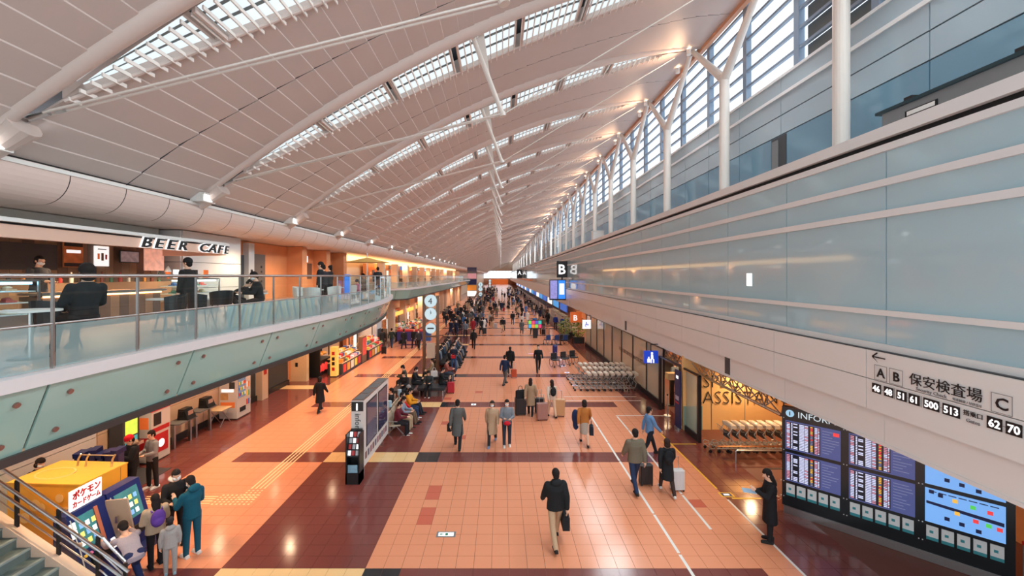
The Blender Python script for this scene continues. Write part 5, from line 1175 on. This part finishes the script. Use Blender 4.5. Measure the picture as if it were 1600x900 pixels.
fw = thing('window_display', 'wood framed red and white display window between souvenir counters', 'display', (-10.35, 31.2, 0)); MB().box(-.3, 0, -.5, .5, 0, 1.9).build('cabinet', wood, fw); MB().box(0, .02, -.42, .42, .5, 1.8).build('picture', mat('display red', C(206, 70, 60), .3, emit=.35, vary=.9, scale=5), fw)
gb = struct(MB().box(-13.3, -11.0, 36.4, 38.0, 0, 4.2).build('wall_gap', whp), 'plain white wall end between the two balconies', 'wall'); MB().box(-11.0, -10.96, 36.7, 37.6, .2, 1.7).build('door_leaf', darkgrey, gb)
pur = thing('promotion_counter', 'purple and red promotion counter with white goods at balcony gap', 'counter', (-9.0, 41.2, 0)); MB().box(-1.3, 1.3, -.4, .4, 0, .95).build('front', mat('purple front', C(74, 66, 130), .4), pur); MB().box(-1.3, 1.3, -.41, .41, .95, 1.1).build('top', mat('red top', C(220, 60, 60), .4), pur); MB().box(1.35, 2.0, -.3, .3, 0, 1.1).build('side_cabinet', mat('blue cabinet', C(60, 100, 170), .4), pur)
ms = thing('screen_tower', 'tall stack of advertising screens beside far end of shop balcony', 'screens', (-8.3, 119.5, 0)); MB().box(-1.4, 1.4, -.3, .3, 0, 9).build('frame', grey, ms)
for j, m in enumerate((signwhite, GM[2], navy, GM[6], scrm)): MB().box(-1.3, 1.3, -.34, -.3, .6+1.7*j, 2.1+1.7*j).build('screen', m, ms)
# ================================================================ right side: signs, board, carts
tg = signblack; SX = 7.635
sg = thing('direction_sign', 'black and white airport gate direction lettering on white fascia', 'sign', (0, 0, 0))
def ft(s, Y, Z, size, m=signblack, bold=0, ext=.004, x=SX, al='CENTER', sx=1): return text('lettering', s, size, facing_left(Y, Z, x), m, sg, ext, bold, al, sx=sx)
ar = MB(); ar.box(SX-.004, SX, 8.14, 8.42, 4.825, 4.85); ar.hexa([(SX-.004, 8.42, 4.825), (SX, 8.42, 4.825), (SX, 8.3, 4.92), (SX-.004, 8.3, 4.92), (SX-.004, 8.43, 4.85), (SX, 8.43, 4.85), (SX, 8.32, 4.94), (SX-.004, 8.32, 4.94)]); ar.hexa([(SX-.004, 8.3, 4.735), (SX, 8.3, 4.735), (SX, 8.43, 4.83), (SX-.004, 8.43, 4.83), (SX-.004, 8.32, 4.755), (SX, 8.32, 4.755), (SX, 8.42, 4.85), (SX-.004, 8.42, 4.85)]); ar.build('arrow', signblack, sg)
def obox(Y, Z, w_, h_):
    mb = MB(); t = .008
    for a, b, c, d in ((-w_/2, w_/2, h_/2-t, h_/2), (-w_/2, w_/2, -h_/2, -h_/2+t), (-w_/2, -w_/2+t, -h_/2, h_/2), (w_/2-t, w_/2, -h_/2, h_/2)): mb.box(SX-.003, SX, Y+a, Y+b, Z+c, Z+d)
    mb.build('box_outline', grey, sg)
for ch, Y in (('A', 8.24), ('B', 7.92), ('C', 6.25), ('D', 5.8)): obox(Y, 4.535, .27, .3); ft(ch, Y, 4.45, .25, bold=.004)
ft('保安検査場', 7.08, 4.49, .235, sx=1.0); ft('Security Check', 7.28, 4.39, .085, grey); ft('安全检查 / 보안검사', 6.72, 4.395, .05, grey)
for s, Y in (('46', 8.33), ('48', 8.07), ('51', 7.81), ('61', 7.57), ('500', 7.27), ('513', 6.95), ('62', 6.34), ('70', 6.1)):
    w_ = .2 if len(s) == 2 else .27; MB().box(SX-.003, SX, Y-w_/2, Y+w_/2, 4.11, 4.3).build('number_plate', signblack, sg); ft(s, Y, 4.145, .17, signwhite, .004, x=SX-.004, sx=.92)
for a, b in ((8.23, 8.17), (7.71, 7.67), (7.13, 7.09), (6.24, 6.2)): MB().box(SX-.002, SX, b, a, 4.2, 4.207).build('dash', grey, sg)
for y in (7.945, 7.44): MB().box(SX-.002, SX, y, y+.006, 4.1, 4.31).build('divider', grey, sg)
ft('搭乗口', 6.63, 4.21, .095); ft('Gates', 6.63, 4.1, .085, grey)
# information board, set at an angle under the fascia
ib = thing('information_board', 'large black flight information board with six blue lit screens', 'information board', (7.78, 11.3, 0), rad(-45))
BW = 4.02
MB().box(0, BW, 0, .18, .2, 2.9).build('body', mat('board black', C(22, 28, 32), .2, spec=.6), ib); MB().box(.02, BW-.02, -.02, .2, 0, .2).build('plinth', steel, ib)
MB().box(-.02, 0, -.01, .18, .2, 2.9).build('side_trim', darksteel, ib)
MB().cyl((.16, -.01, 2.74), (.16, 0, 2.74), .095, n=24).build('info_disc', mat('info disc', C(150, 190, 215), .4, emit=.4), ib); text('letter_i', 'i', .15, frame((.14, -.013, 2.69), (1, 0, 0), (0, -1, 0)), signblack, ib, .002, .006); text('lettering', 'INFORMATION', .22, frame((.33, -.006, 2.665), (1, 0, 0), (0, -1, 0)), mat('pale letter', C(200, 214, 220), .4, emit=.4), ib, .004)
sblue = mat('screen slate blue', C(70, 78, 120), .2, emit=.35, ecol=C(76, 84, 140)); sdark = mat('screen dark', C(34, 36, 48), .2, emit=.1); swht = mat('screen white', C(200, 205, 235), .3, emit=.5); sred = mat('screen red', C(220, 60, 60), .3, emit=.5); syel = mat('screen yellow', C(220, 170, 70), .3, emit=.5); spin = mat('screen pink', C(200, 140, 160), .3, emit=.4); slb = mat('screen light blue', C(110, 160, 220), .2, emit=.5)
random.seed(5)
for c in range(3):
    u0 = .06+1.33*c
    for r, (z0, z1) in enumerate(((1.76, 2.54), (.90, 1.67))):
        s_ = MB().box(u0, u0+1.17, -.012, 0, z0, z1).build('screen', sblue if c < 2 else slb, ib)
        mb = MB()
        if c < 2:
            nr = 17; dz = (z1-z0-.08)/nr
            mb.box(u0+.02, u0+.76, -.014, -.012, z0+.03, z1-.03, 0)
            for i in range(nr):
                z = z1-.05-dz*i
                for a, b, ms_ in ((.03, .10, (1, 4)), (.13, .16, (1,)), (.18, .27, (0, 0, 1)), (.31, .42, (1,)), (.43, .5, (1, 1, 4)), (.55, .6, (2, 3, 5, 3)), (.64, .7, (1, 4)), (.71, .74, (4, 1))):
                    mm = random.choice(ms_)
                    if mm or random.random() < .3: mb.box(u0+a, u0+b, -.017, -.014, z-dz*.62, z, mm or 1)
            for i in range(9): mb.box(u0+.8, u0+.8+random.uniform(.12, .34), -.015, -.012, z1-.1-.07*i, z1-.085-.07*i, 5)
            if c == 0 and r == 0: mb.box(u0+1.02, u0+1.14, -.016, -.012, z1-.17, z1-.08, 2)
        else:
            mb.hexa([(u0+.02, -.015, z0+.42), (u0+1.15, -.015, z0+.34), (u0+1.15, -.012, z0+.34), (u0+.02, -.012, z0+.42), (u0+.02, -.015, z0+.48), (u0+1.15, -.015, z0+.42), (u0+1.15, -.012, z0+.42), (u0+.02, -.012, z0+.48)], 6)
            for a, z, m_ in ((.06, .6, 6), (.2, .56, 6), (.42, .52, 3), (.68, .48, 7), (.92, .46, 2), (.3, .08, 6), (.52, .05, 6), (.76, .0, 6), (.45, .26, 3), (.72, .2, 2), (.9, .18, 7), (1.05, .16, 2)): mb.box(u0+a, u0+a+.08, -.018, -.012, z0+z+.06, z0+z+.14, m_)
            for i in range(7): mb.box(u0+.06+.15*i, u0+.18+.15*i, -.016, -.012, z1-.07, z1-.05, 6)
        mb.build('display_content', [sdark, swht, sred, syel, spin, mat('screen grey', C(120, 126, 160), .3, emit=.3), navy, mat('screen green', C(80, 190, 80), .3, emit=.5)], s_)
    for i in range(5):
        lf = MB().box(u0+.02+.235*i, u0+.21+.235*i, -.016, 0, .5, .82).build('leaflet_panel', mat('leaflet white', C(225, 228, 228), .5), ib); [MB().box(u0+a+.235*i, u0+b+.235*i, -.019, -.016, c_, d_).build('leaflet_print', mat('teal print', C(50, 140, 150), .5), lf) for a, b, c_, d_ in ((.02, .21, .5, .57), (.07, .13, .66, .72))]
    for z in (2.6, 1.72, .86, .45):
        for e in (-.04, -.1): MB().cyl((u0+e, -.012, z), (u0+e, 0, z), .012, n=8).build('screw', white, ib)
# grey bin-like perforated stand at the board's far end
pn = thing('perforated_stand', 'grey perforated metal stand with red strip at end of information board', 'stand', (10.95, 8.1, 0)); MB().box(0, .5, 0, .5, 0, .85).build('body', grey, pn); MB().box(-.01, .51, -.01, .51, .85, .93).build('red_strip', redm, pn)
for i in range(6):
    for j in range(4): MB().cyl((-.004, .07+.07*i, .15+.12*j), (0, .07+.07*i, .15+.12*j), .02, n=8).build('hole', black, pn)
# luggage carts
cartm = mat('cart tube', C(176, 172, 166), .35, .5); hand = mat('cart handle', C(212, 196, 178), .4)
cart0 = None
def cart(x, y, rz, lab, group):
    global cart0
    if cart0: return dup(cart0, (x, y, 0), rad(rz), lab, group)
    o = thing('luggage_cart', lab, 'luggage cart', (x, y, 0), rad(rz), group); cart0 = o
    for s in (-1, 1):
        MB().tube([(-.42, s*.24, .16), (.3, s*.28, .2), (.38, s*.28, .45), (.2, s*.27, .68), (.42, s*.27, 1.0)], .016, 6).build('side_tube', cartm, o)
        MB().tube([(-.44, s*.2, .09), (-.46, s*.2, .3), (-.4, s*.2, .32), (-.1, s*.22, .2)], .014, 6).build('front_tube', cartm, o)
    mb = MB()
    for i in range(5): mb.tube([(-.42+.17*i, -.25, .18), (-.42+.17*i, .25, .18)], .009, 5)
    mb.build('luggage_deck', cartm, o)
    MB().prism([(.3, -.3), (.5, -.3), (.5, .3), (.3, .3)], .9, 1.02).ell((.38, 0, .98), .14, .3, .09, 14, 8).build('handle', hand, o)
    mb = MB()
    for i in range(4): mb.tube([(.28, -.2+.13*i, .72), (.1, -.2+.13*i, .76), (.06, -.2+.13*i, .92)], .008, 5)
    mb.tube([(.06, -.24, .92), (.06, .24, .92)], .01, 5); mb.build('basket', cartm, o)
    MB().cbox(.3, 0, .62, .03, .4, .24, 0, 0).build('advert_panel', darkgrey, o)
    for a, b in ((-.4, .2), (-.4, -.2), (.3, .26), (.3, -.26)): MB().cyl((a, b-.02, .06), (a, b+.02, .06), .06, n=10).build('wheel', black, o); 
    return o
for i in range(9): cart(7.75+.32*i+.35, 15.25, 0, 'pale tubular luggage cart nested in row before cream lettered wall', 'carts before the lettered wall')
for r, y in enumerate((23.3, 24.5, 25.7)):
    for i in range(9): cart(4.6+.33*i, y, 0, 'pale tubular luggage cart nested in %s row beside glass screen wall' % ('front', 'middle', 'rear')[r], '%s row of carts by the glass screen' % ('front', 'middle', 'rear')[r])
for i, (y, x0_) in enumerate(((14.3, 8.2), (12.95, 8.35))):
    o = thing('guard_rail', ('low steel guard rail in front of nested luggage carts', 'low steel guard rail behind woman with tablet')[i], 'rail', (0, y, 0)); MB().tube([(x0_, 0, 0), (x0_, 0, .36), (x0_+.04, 0, .4), (11.0, 0, .4)], .03, 8).build('rail', steel, o); MB().cyl((11, 0, 0), (11, 0, .4), .03, n=8).build('post', steel, o)
o = thing('guard_rail', 'long steel guard rail pressed against front of nested luggage carts', 'rail', (0, 14.75, 0)); MB().tube([(7.75, 0, 0), (7.75, 0, .32), (7.8, 0, .36), (11.0, 0, .36)], .03, 8).build('rail', mat('brass rail', C(190, 130, 90), .25, .8), o)
# blue baggage pictogram sign projecting under the fascia
def picto_sign(x, y, z, w_, h_, m, lab, fn):
    o = thing('pictogram_sign', lab, 'sign', (x, y, z)); MB().box(-w_/2, w_/2, -.08, .08, -h_/2, h_/2).build('box', m, o); fn(o)
    MB().box(-.02, .02, -.02, .02, h_/2, 3.14-z).build('hanger', darksteel, o); MB().box(-.02, 7.9-x, -.02, .02, 3.1-z, 3.14-z).build('bracket_arm', darksteel, o); return o
def pic_bag(o):
    mb = MB(); mb.cyl((.03, -.09, .2), (.03, -.08, .2), .055, n=14); mb.hexa([(-.02, -.09, -.1), (.1, -.09, -.1), (.1, -.08, -.1), (-.02, -.08, -.1), (-.02, -.09, .14), (.08, -.09, .14), (.08, -.08, .14), (-.02, -.08, .14)]); mb.box(-.04, .02, -.09, -.08, -.28, -.1); mb.box(.08, .14, -.09, -.08, -.28, -.1); mb.box(-.2, -.06, -.09, -.08, -.26, -.08); mb.box(-.16, -.1, -.09, -.08, -.08, .02); mb.build('pictogram', signwhite, o)
picto_sign(7.4, 20.2, 2.5, .66, .6, signblue, 'blue sign with white traveller and suitcase beside glass screen wall', pic_bag)
def pic_wheel(o):
    mb = MB(); mb.tube([(.0+.14*math.cos(a*.35), -.085, -.08+.14*math.sin(a*.35)) for a in range(14)], .022, 5); mb.cyl((-.04, -.09, .2), (-.04, -.08, .2), .045, n=12); mb.box(-.07, -.02, -.09, -.08, -.05, .15); mb.box(-.05, .12, -.09, -.08, -.07, -.02); mb.build('pictogram', signblue, o)
picto_sign(7.35, 35.0, 2.35, .7, .75, signwhite, 'white sign with blue wheelchair symbol above glass screen', pic_wheel)
def pic_B(o): text('letter', 'B', .75, facing_cam(-.28, -.085, -.3), signwhite, o, .005, .012)
picto_sign(7.35, 40.0, 2.45, 1.1, 1.0, orange, 'orange hanging sign with white letter B', pic_B)
bs_ = thing('letter_sign', 'tall black projecting sign with white letter B above screens', 'sign', (7.2, 48, 7.25)); MB().box(-.62, .62, -.12, .12, -.95, .95).build('box', signblack, bs_); text('letter', 'B', 1.6, facing_cam(-.5, -.13, -.55), signwhite, bs_, .008, .03); MB().box(-.1, .1, -.1, .1, -1.2, -.95).build('hanger', darksteel, bs_)
ds = thing('departure_screens', 'black projecting box with two tall glowing departure screens', 'screens', (6.7, 48.2, 4.9)); MB().box(-.95, .95, -.2, .25, -1.25, 1.15).build('box', black, ds); MB().box(-.88, -.05, -.22, -.2, -1.1, 1.05).build('screen', mat('violet screen', C(130, 130, 190), .3, emit=.5, vary=.7, scale=4), ds); MB().box(.05, .88, -.22, -.2, -1.1, 1.05).build('screen', mat('bright blue screen', C(40, 120, 220), .3, emit=.7), ds); MB().box(.2, .75, -.23, -.22, -.6, .7).build('panel_print', signwhite, ds)
as_ = thing('letter_sign', 'distant black projecting sign with white letter A far down hall', 'sign', (7.0, 150, 7.2)); MB().box(-1, 1, -.15, .15, -1.6, 1.6).build('box', signblack, as_); text('letter', 'A', 1.9, facing_cam(-.65, -.17, -.3), signwhite, as_, .008, .03)
# glass wall notice sheet
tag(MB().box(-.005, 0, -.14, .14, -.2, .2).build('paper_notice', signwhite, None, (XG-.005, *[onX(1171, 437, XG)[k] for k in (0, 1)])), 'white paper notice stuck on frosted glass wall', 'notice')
wbx = tag(MB().box(-.5, .5, -.35, .35, 0, 1.2).box(-.54, .54, -.39, .39, 1.2, 1.25).build('equipment_cabinet', offwhite, None, (9.0, 38, 9.4)), 'white equipment cabinet standing on gallery ledge between columns', 'cabinet')
# doorway furniture
for i, (px, py) in enumerate(((1043, 650), (1060, 667))):
    x, y = at(px, py); o = thing('barrier_post', ('steel belt barrier post in service doorway', 'steel belt barrier post in front of navy banner')[i], 'barrier post', (x, y, 0)); MB().cyl((0, 0, 0), (0, 0, .03), .17, n=18).build('base', steel, o); MB().cyl((0, 0, .03), (0, 0, .95), .03, n=10).build('post', steel, o); MB().cyl((0, 0, .95), (0, 0, 1.02), .04, n=10).build('head', black, o)
cp = thing('check_stand', 'slim black stand carrying pale box in service doorway', 'stand', (8.6, 20.6, 0)); MB().box(-.08, .08, -.08, .08, 0, 1.3).build('post', black, cp); MB().box(-.25, .25, -.2, .2, 1.3, 1.62).build('head_box', cream, cp); MB().cyl((0, 0, 0), (0, 0, .03), .25, n=18).build('base', black, cp)
person('person in grey jacket with dark suitcase inside service doorway', 9.6, 22.6, 20, pose='stand', top=(120, 130, 140), low=BLACK, h=1.68); suitcase('dark suitcase standing inside service doorway', 9.9, 21.9, 0, (40, 42, 46), h=.8)
lc = thing('lounge_table', 'round table with stools in warm lit service area', 'table', (10.6, 22.6, 0)); MB().cyl((0, 0, .7), (0, 0, .74), .5, n=20).build('top', wood, lc); MB().cyl((0, 0, 0), (0, 0, .7), .05, n=10).build('stem', darksteel, lc)
sc_ = thing('service_counter', 'dark fronted service counter in warm lit area behind lattice beam', 'counter', (11.2, 27, 0)); MB().box(-.4, .4, -3, 3, 0, 1.0).build('front', darkgrey, sc_); MB().box(-.5, .45, -3.05, 3.05, 1.0, 1.06).build('top', wood, sc_)
for i in range(4):
    o = thing('monitor', 'black monitor standing on dark service counter', 'monitor', (11.1, 24.8+1.4*i, 1.06), 0, 'monitors on the service counter'); MB().box(-.02, .02, -.28, .28, .12, .48).build('screen', black, o); MB().box(-.1, .1, -.12, .12, 0, .02).box(-.02, .02, -.03, .03, .02, .14).build('stand', darksteel, o)
# far right aisle: display stand, barriers, planting, wheelchairs
dm = thing('display_stand', 'black stand with colourful tiled screen beside queue barriers', 'display', (*at(836, 528), 0)); MB().box(-.22, .22, -.12, .12, 0, 1.0).build('stand', black, dm); MB().box(-.75, .75, -.06, .06, 1.0, 1.9).build('screen_frame', black, dm)
for i in range(4):
    for j in range(2): MB().box(-.7+.35*i, -.38+.35*i, -.07, -.06, 1.06+.4*j, 1.42+.4*j).build('screen_tile', mat('tile %d' % ((i+2*j) % 6), C(*[(60, 150, 200), (226, 130, 60), (120, 190, 80), (200, 60, 110), (90, 80, 170), (60, 170, 160)][(i+2*j) % 6]), .3, emit=.5), dm)
bb = thing('blue_post', 'navy blue bin post on floor near luggage carts', 'bin', (*at(867, 561), 0)); MB().cyl((0, 0, .05), (0, 0, 1.0), .19, n=18).build('body', mat('bin blue', C(36, 46, 120), .4), bb); MB().cyl((0, 0, 1.0), (0, 0, 1.1), .21, .12, 18).build('lid', mat('bin blue', (0, 0, 0)), bb); MB().cyl((0, 0, 0), (0, 0, .05), .25, n=18).build('base', darkgrey, bb)
for i, (px, py) in enumerate(((818, 519), (848, 522), (858, 527), (826, 515))):
    x, y = at(px, py); o = thing('queue_barrier', 'steel queue barrier post with belt near colourful display', 'barrier post', (x, y, 0), 0, 'queue barriers near the display'); MB().cyl((0, 0, 0), (0, 0, .03), .2, n=16).build('base', steel, o); MB().cyl((0, 0, .03), (0, 0, 1.0), .035, n=8).build('post', steel, o); MB().box(0, 1.6, -.01, .01, .86, .94).build('belt', darkgrey, o)
random.seed(9)
leafm = [mat('leaf %d' % i, C(*c), .5, vary=.2) for i, c in enumerate(((84, 120, 60), (120, 146, 76), (170, 170, 90)))]
for i, (px, py, s_) in enumerate(((882, 532, 1.0), (893, 528, 1.15), (904, 536, .95))):
    x, y = at(px, py); o = thing('potted_shrub', ('leafy green shrub in black planter beside wheelchairs', 'tall yellow green shrub in black planter', 'leafy shrub in black planter nearest white wheelchair sign')[i], 'plant', (x, y, 0))
    MB().prism([(-.5, -.35), (.5, -.35), (.55, .35), (-.55, .35)], 0, .6).build('planter', black, o); MB().cyl((0, 0, .6), (0, 0, 1.3*s_), .04, n=6).build('stem', wood, o)
    mbs = [MB(), MB(), MB()]
    for q in range(150):
        a = random.uniform(0, 6.28); t_ = random.uniform(-1, 1); r = .75*s_*random.uniform(.55, 1); c = Vector((r*math.cos(a)*math.sqrt(1-t_*t_), r*.8*math.sin(a)*math.sqrt(1-t_*t_), 1.35*s_+.7*s_*t_)); d1_ = Vector((random.uniform(-1, 1), random.uniform(-1, 1), random.uniform(-.3, 1))).normalized()*.16; d2_ = d1_.orthogonal().normalized()*.06
        mbs[q % 3].add([c-d1_, c+d2_, c+d1_, c-d2_], [(0, 1, 2, 3)])
    for m_, b_ in zip(leafm, mbs): tag(b_.build('foliage', m_, o), kind='stuff')
def wheelchair(x, y, rz, col, lab, g=None):
    o = thing('wheelchair', lab, 'wheelchair', (x, y, 0), rad(rz), g); m = mat('wc %d %d %d' % col, C(*col), .5)
    MB().box(-.22, .22, -.2, .22, .46, .52).build('seat', m, o); MB().box(-.22, .22, -.24, -.19, .5, .95).build('backrest', m, o)
    for s in (-1, 1):
        MB().tube([(s*.27, -.08+.3*math.cos(a*.45), .31+.3*math.sin(a*.45)) for a in range(15)], .018, 5).build('wheel', black, o); MB().cyl((s*.22, .35, .08), (s*.25, .35, .08), .08, n=10).build('caster', black, o); MB().tube([(s*.23, -.42, .95), (s*.23, -.22, .95), (s*.23, -.22, .3), (s*.23, .3, .3), (s*.2, .45, .1)], .013, 5).build('frame', steel, o); MB().box(s*.25-.03, s*.25+.03, -.18, .15, .7, .73).build('armrest', black, o)
for i in range(3): wheelchair(4.4+.8*i, 38.6, 20, (40, 70, 130), 'blue seated wheelchair parked beside planters', 'blue wheelchairs by the planters')
for i in range(3): wheelchair(3.9+.75*i, 29.3+.5*i, 200, (50, 52, 56), 'dark folded wheelchair parked behind luggage carts', 'dark wheelchairs behind the carts')
tag(MB().box(-.3, .3, -.12, .12, 0, .02).build('pink_floor_sticker', mat('pink sticker', C(216, 150, 180), .5), None, (*at(831, 553), .001)), 'pink sticker on orange floor before man in black suit', 'floor sign')
# counters with airline screens far along the right
for i in range(22):
    y = 50.5+7*i; c, nn = [((40, 90, 170), 'blue'), ((60, 140, 200), 'light blue'), ((236, 236, 236), 'white')][i % 3]
    o = thing('check_in_counter', 'check in counter with %s overhead screen under right fascia' % nn, 'counter', (8.6, y, 0), 0, 'check in counters with %s screens' % nn); MB().box(-.4, .4, -2.6, 2.6, 0, 1.05).build('front', offwhite, o); MB().box(-.45, .45, -2.65, 2.65, 1.05, 1.1).build('top', grey, o); MB().box(-.9, -.8, -2.6, 2.6, 2.2, 3.0).build('overhead_screen', mat('counter %s' % nn, C(*c), .3, emit=.6), o); MB().box(-.82, -.8, -2.6, -2.5, 1.1, 2.2).build('screen_post', steel, o)
# ================================================================ crowd
random.seed(42)
for lab, px, py, r, k in (
    ('man in dark jacket and jeans walking past souvenir counter', 612, 543, 0, dict(pose='walkA', top=(40, 52, 50), low=JEANS)), ('man in long black coat with briefcase walking by clock posts', 631, 545, 0, dict(pose='walkB', top=BLACK, low=BLACK, wearing='coat')),
    ('man in open black suit and white shirt walking toward totem', 654, 546, 180, dict(pose='walkA', top=(60, 60, 66), low=BLACK, mask=True)), ('person in black jacket walking beside man in open suit', 647, 543, 180, dict(pose='walkB', top=BLACK, low=BLACK)),
    ('man in navy suit walking toward benches carrying bag', 713, 525, 180, dict(pose='walkA', top=NAVY, low=NAVY, mask=True)), ('man in grey blue jacket and pale shirt near benches', 727, 527, 180, dict(pose='walkB', top=(110, 124, 140), low=BLACK)),
    ('person in black hooded coat walking away along aisle edge', 740, 545, 0, dict(pose='walkA', top=BLACK, low=BLACK, wearing='puffer', hood=BLACK)), ('man in black coat with black suitcase beyond benches', 752, 522, 30, dict(pose='pull', top=BLACK, low=BLACK, wearing='coat')),
    ('person in black coat among crowd left of clock posts', 707, 507, 0, dict(pose='walkB', top=BLACK, low=BLACK, wearing='coat')), ('two tone dark coated person beside shops pillar', 694, 503, 20, dict(pose='stand', top=(44, 46, 50), low=BLACK, wearing='coat')),
    ('person in pale grey jacket and dark leggings walking mid aisle', 766, 510, 180, dict(pose='walkA', top=LGREY, low=(60, 60, 66), hair='long')), ('woman in black top and beige skirt with handbag in mid aisle', 785, 519, 180, dict(pose='walkB', top=BLACK, low=TAN, hair='long', skirt=True)),
    ('person in black padded jacket and jeans walking away in mid aisle', 801, 507, 0, dict(pose='walkA', top=BLACK, low=JEANS, wearing='puffer')), ('person in olive jacket and blue jeans walking up aisle', 776, 495, 0, dict(pose='walkB', top=OLIVE, low=JEANS)),
    ('staff member in bright blue jacket by check in counters', 868, 515, 180, dict(pose='stand', top=(40, 70, 160), low=BLACK)), ('shorter staff member in blue vest by planter', 879, 516, 160, dict(pose='stand', top=(50, 80, 180), low=BLACK, h=1.55)), ('person in teal coat beside queue barriers', 856, 507, 170, dict(pose='stand', top=(44, 84, 90), low=BLACK, wearing='coat')),
    ('woman in long black coat with small suitcase by souvenir counter', 597, 545, 10, dict(pose='pull', top=BLACK, low=BLACK, hair='bob', wearing='coat'))):
    pers(lab, px, py, r, **k)
case('small black suitcase beside woman at souvenir counter', 600, 553, 0, BLACK, h=.6); case('black suitcase beside man in black coat beyond benches', 757, 522, 0, BLACK, h=.7)
x, y = at(631, 545); x -= .22; handbag('dark briefcase carried by man in long black coat', x-.1, y, .45, 80, (40, 40, 44), .4)
PAL = [(BLACK, 'black'), (NAVY, 'navy'), (GREY, 'grey'), (BEIGE, 'beige'), (WHITE, 'white'), (OLIVE, 'olive'), (BROWN, 'brown'), ((150, 40, 50), 'red'), ((60, 110, 170), 'blue'), ((60, 62, 66), 'charcoal')]
WT = [30, 14, 10, 7, 6, 5, 6, 4, 6, 12]
spots = []
tries = 0
while len(spots) < 250 and tries < 20000:
    tries += 1
    y = 44*math.exp(random.uniform(0, 1.5)); x = random.choice((random.uniform(-9, 7), random.uniform(-7, -1), random.uniform(-6.5, -2.5), random.uniform(2, 7)))
    if y < 60 and (x > -1 or x < -8): 
        if random.random() < .7: continue
    if x < -6.3 and 113 < y < 124: continue
    if any((x-a)**2+(y-b)**2 < 1.0 for a, b in spots): continue
    spots.append((x, y))
for x, y in spots:
    k_ = random.choices(range(10), WT)[0]; c, n_ = PAL[k_]; zone = 'between shops and benches' if x < -6.2 else ('on maroon strip' if x < -3 else ('in main aisle' if x < 3.5 else 'by check in counters'))
    po = random.choice(('stand', 'walkA', 'walkB', 'walkB', 'pull')); rot = random.choice((0, 180))+random.uniform(-30, 30)
    person('distant passenger in %s top %s' % (n_, zone), x, y, rot, pose=po, top=c, low=random.choice((BLACK, JEANS, NAVY, (60, 60, 64), TAN)), h=random.uniform(1.58, 1.78), lod=True, wearing=random.choice(('jacket', 'coat', 'coat')), hair=random.choice(('short', 'short', 'bob', 'long')), group='distant %s passengers %s' % (n_, zone))
    if po == 'pull' and random.random() < .6:
        cc, cn_ = random.choice((((40, 40, 44), 'black'), ((170, 170, 176), 'silver'), ((180, 50, 60), 'red'), ((60, 90, 140), 'blue'))); suitcase('%s suitcase pulled through distant crowd %s' % (cn_, zone), x+.45, y-.3, rot, cc, h=.62, group='%s suitcases in the distant crowd %s' % (cn_, zone))
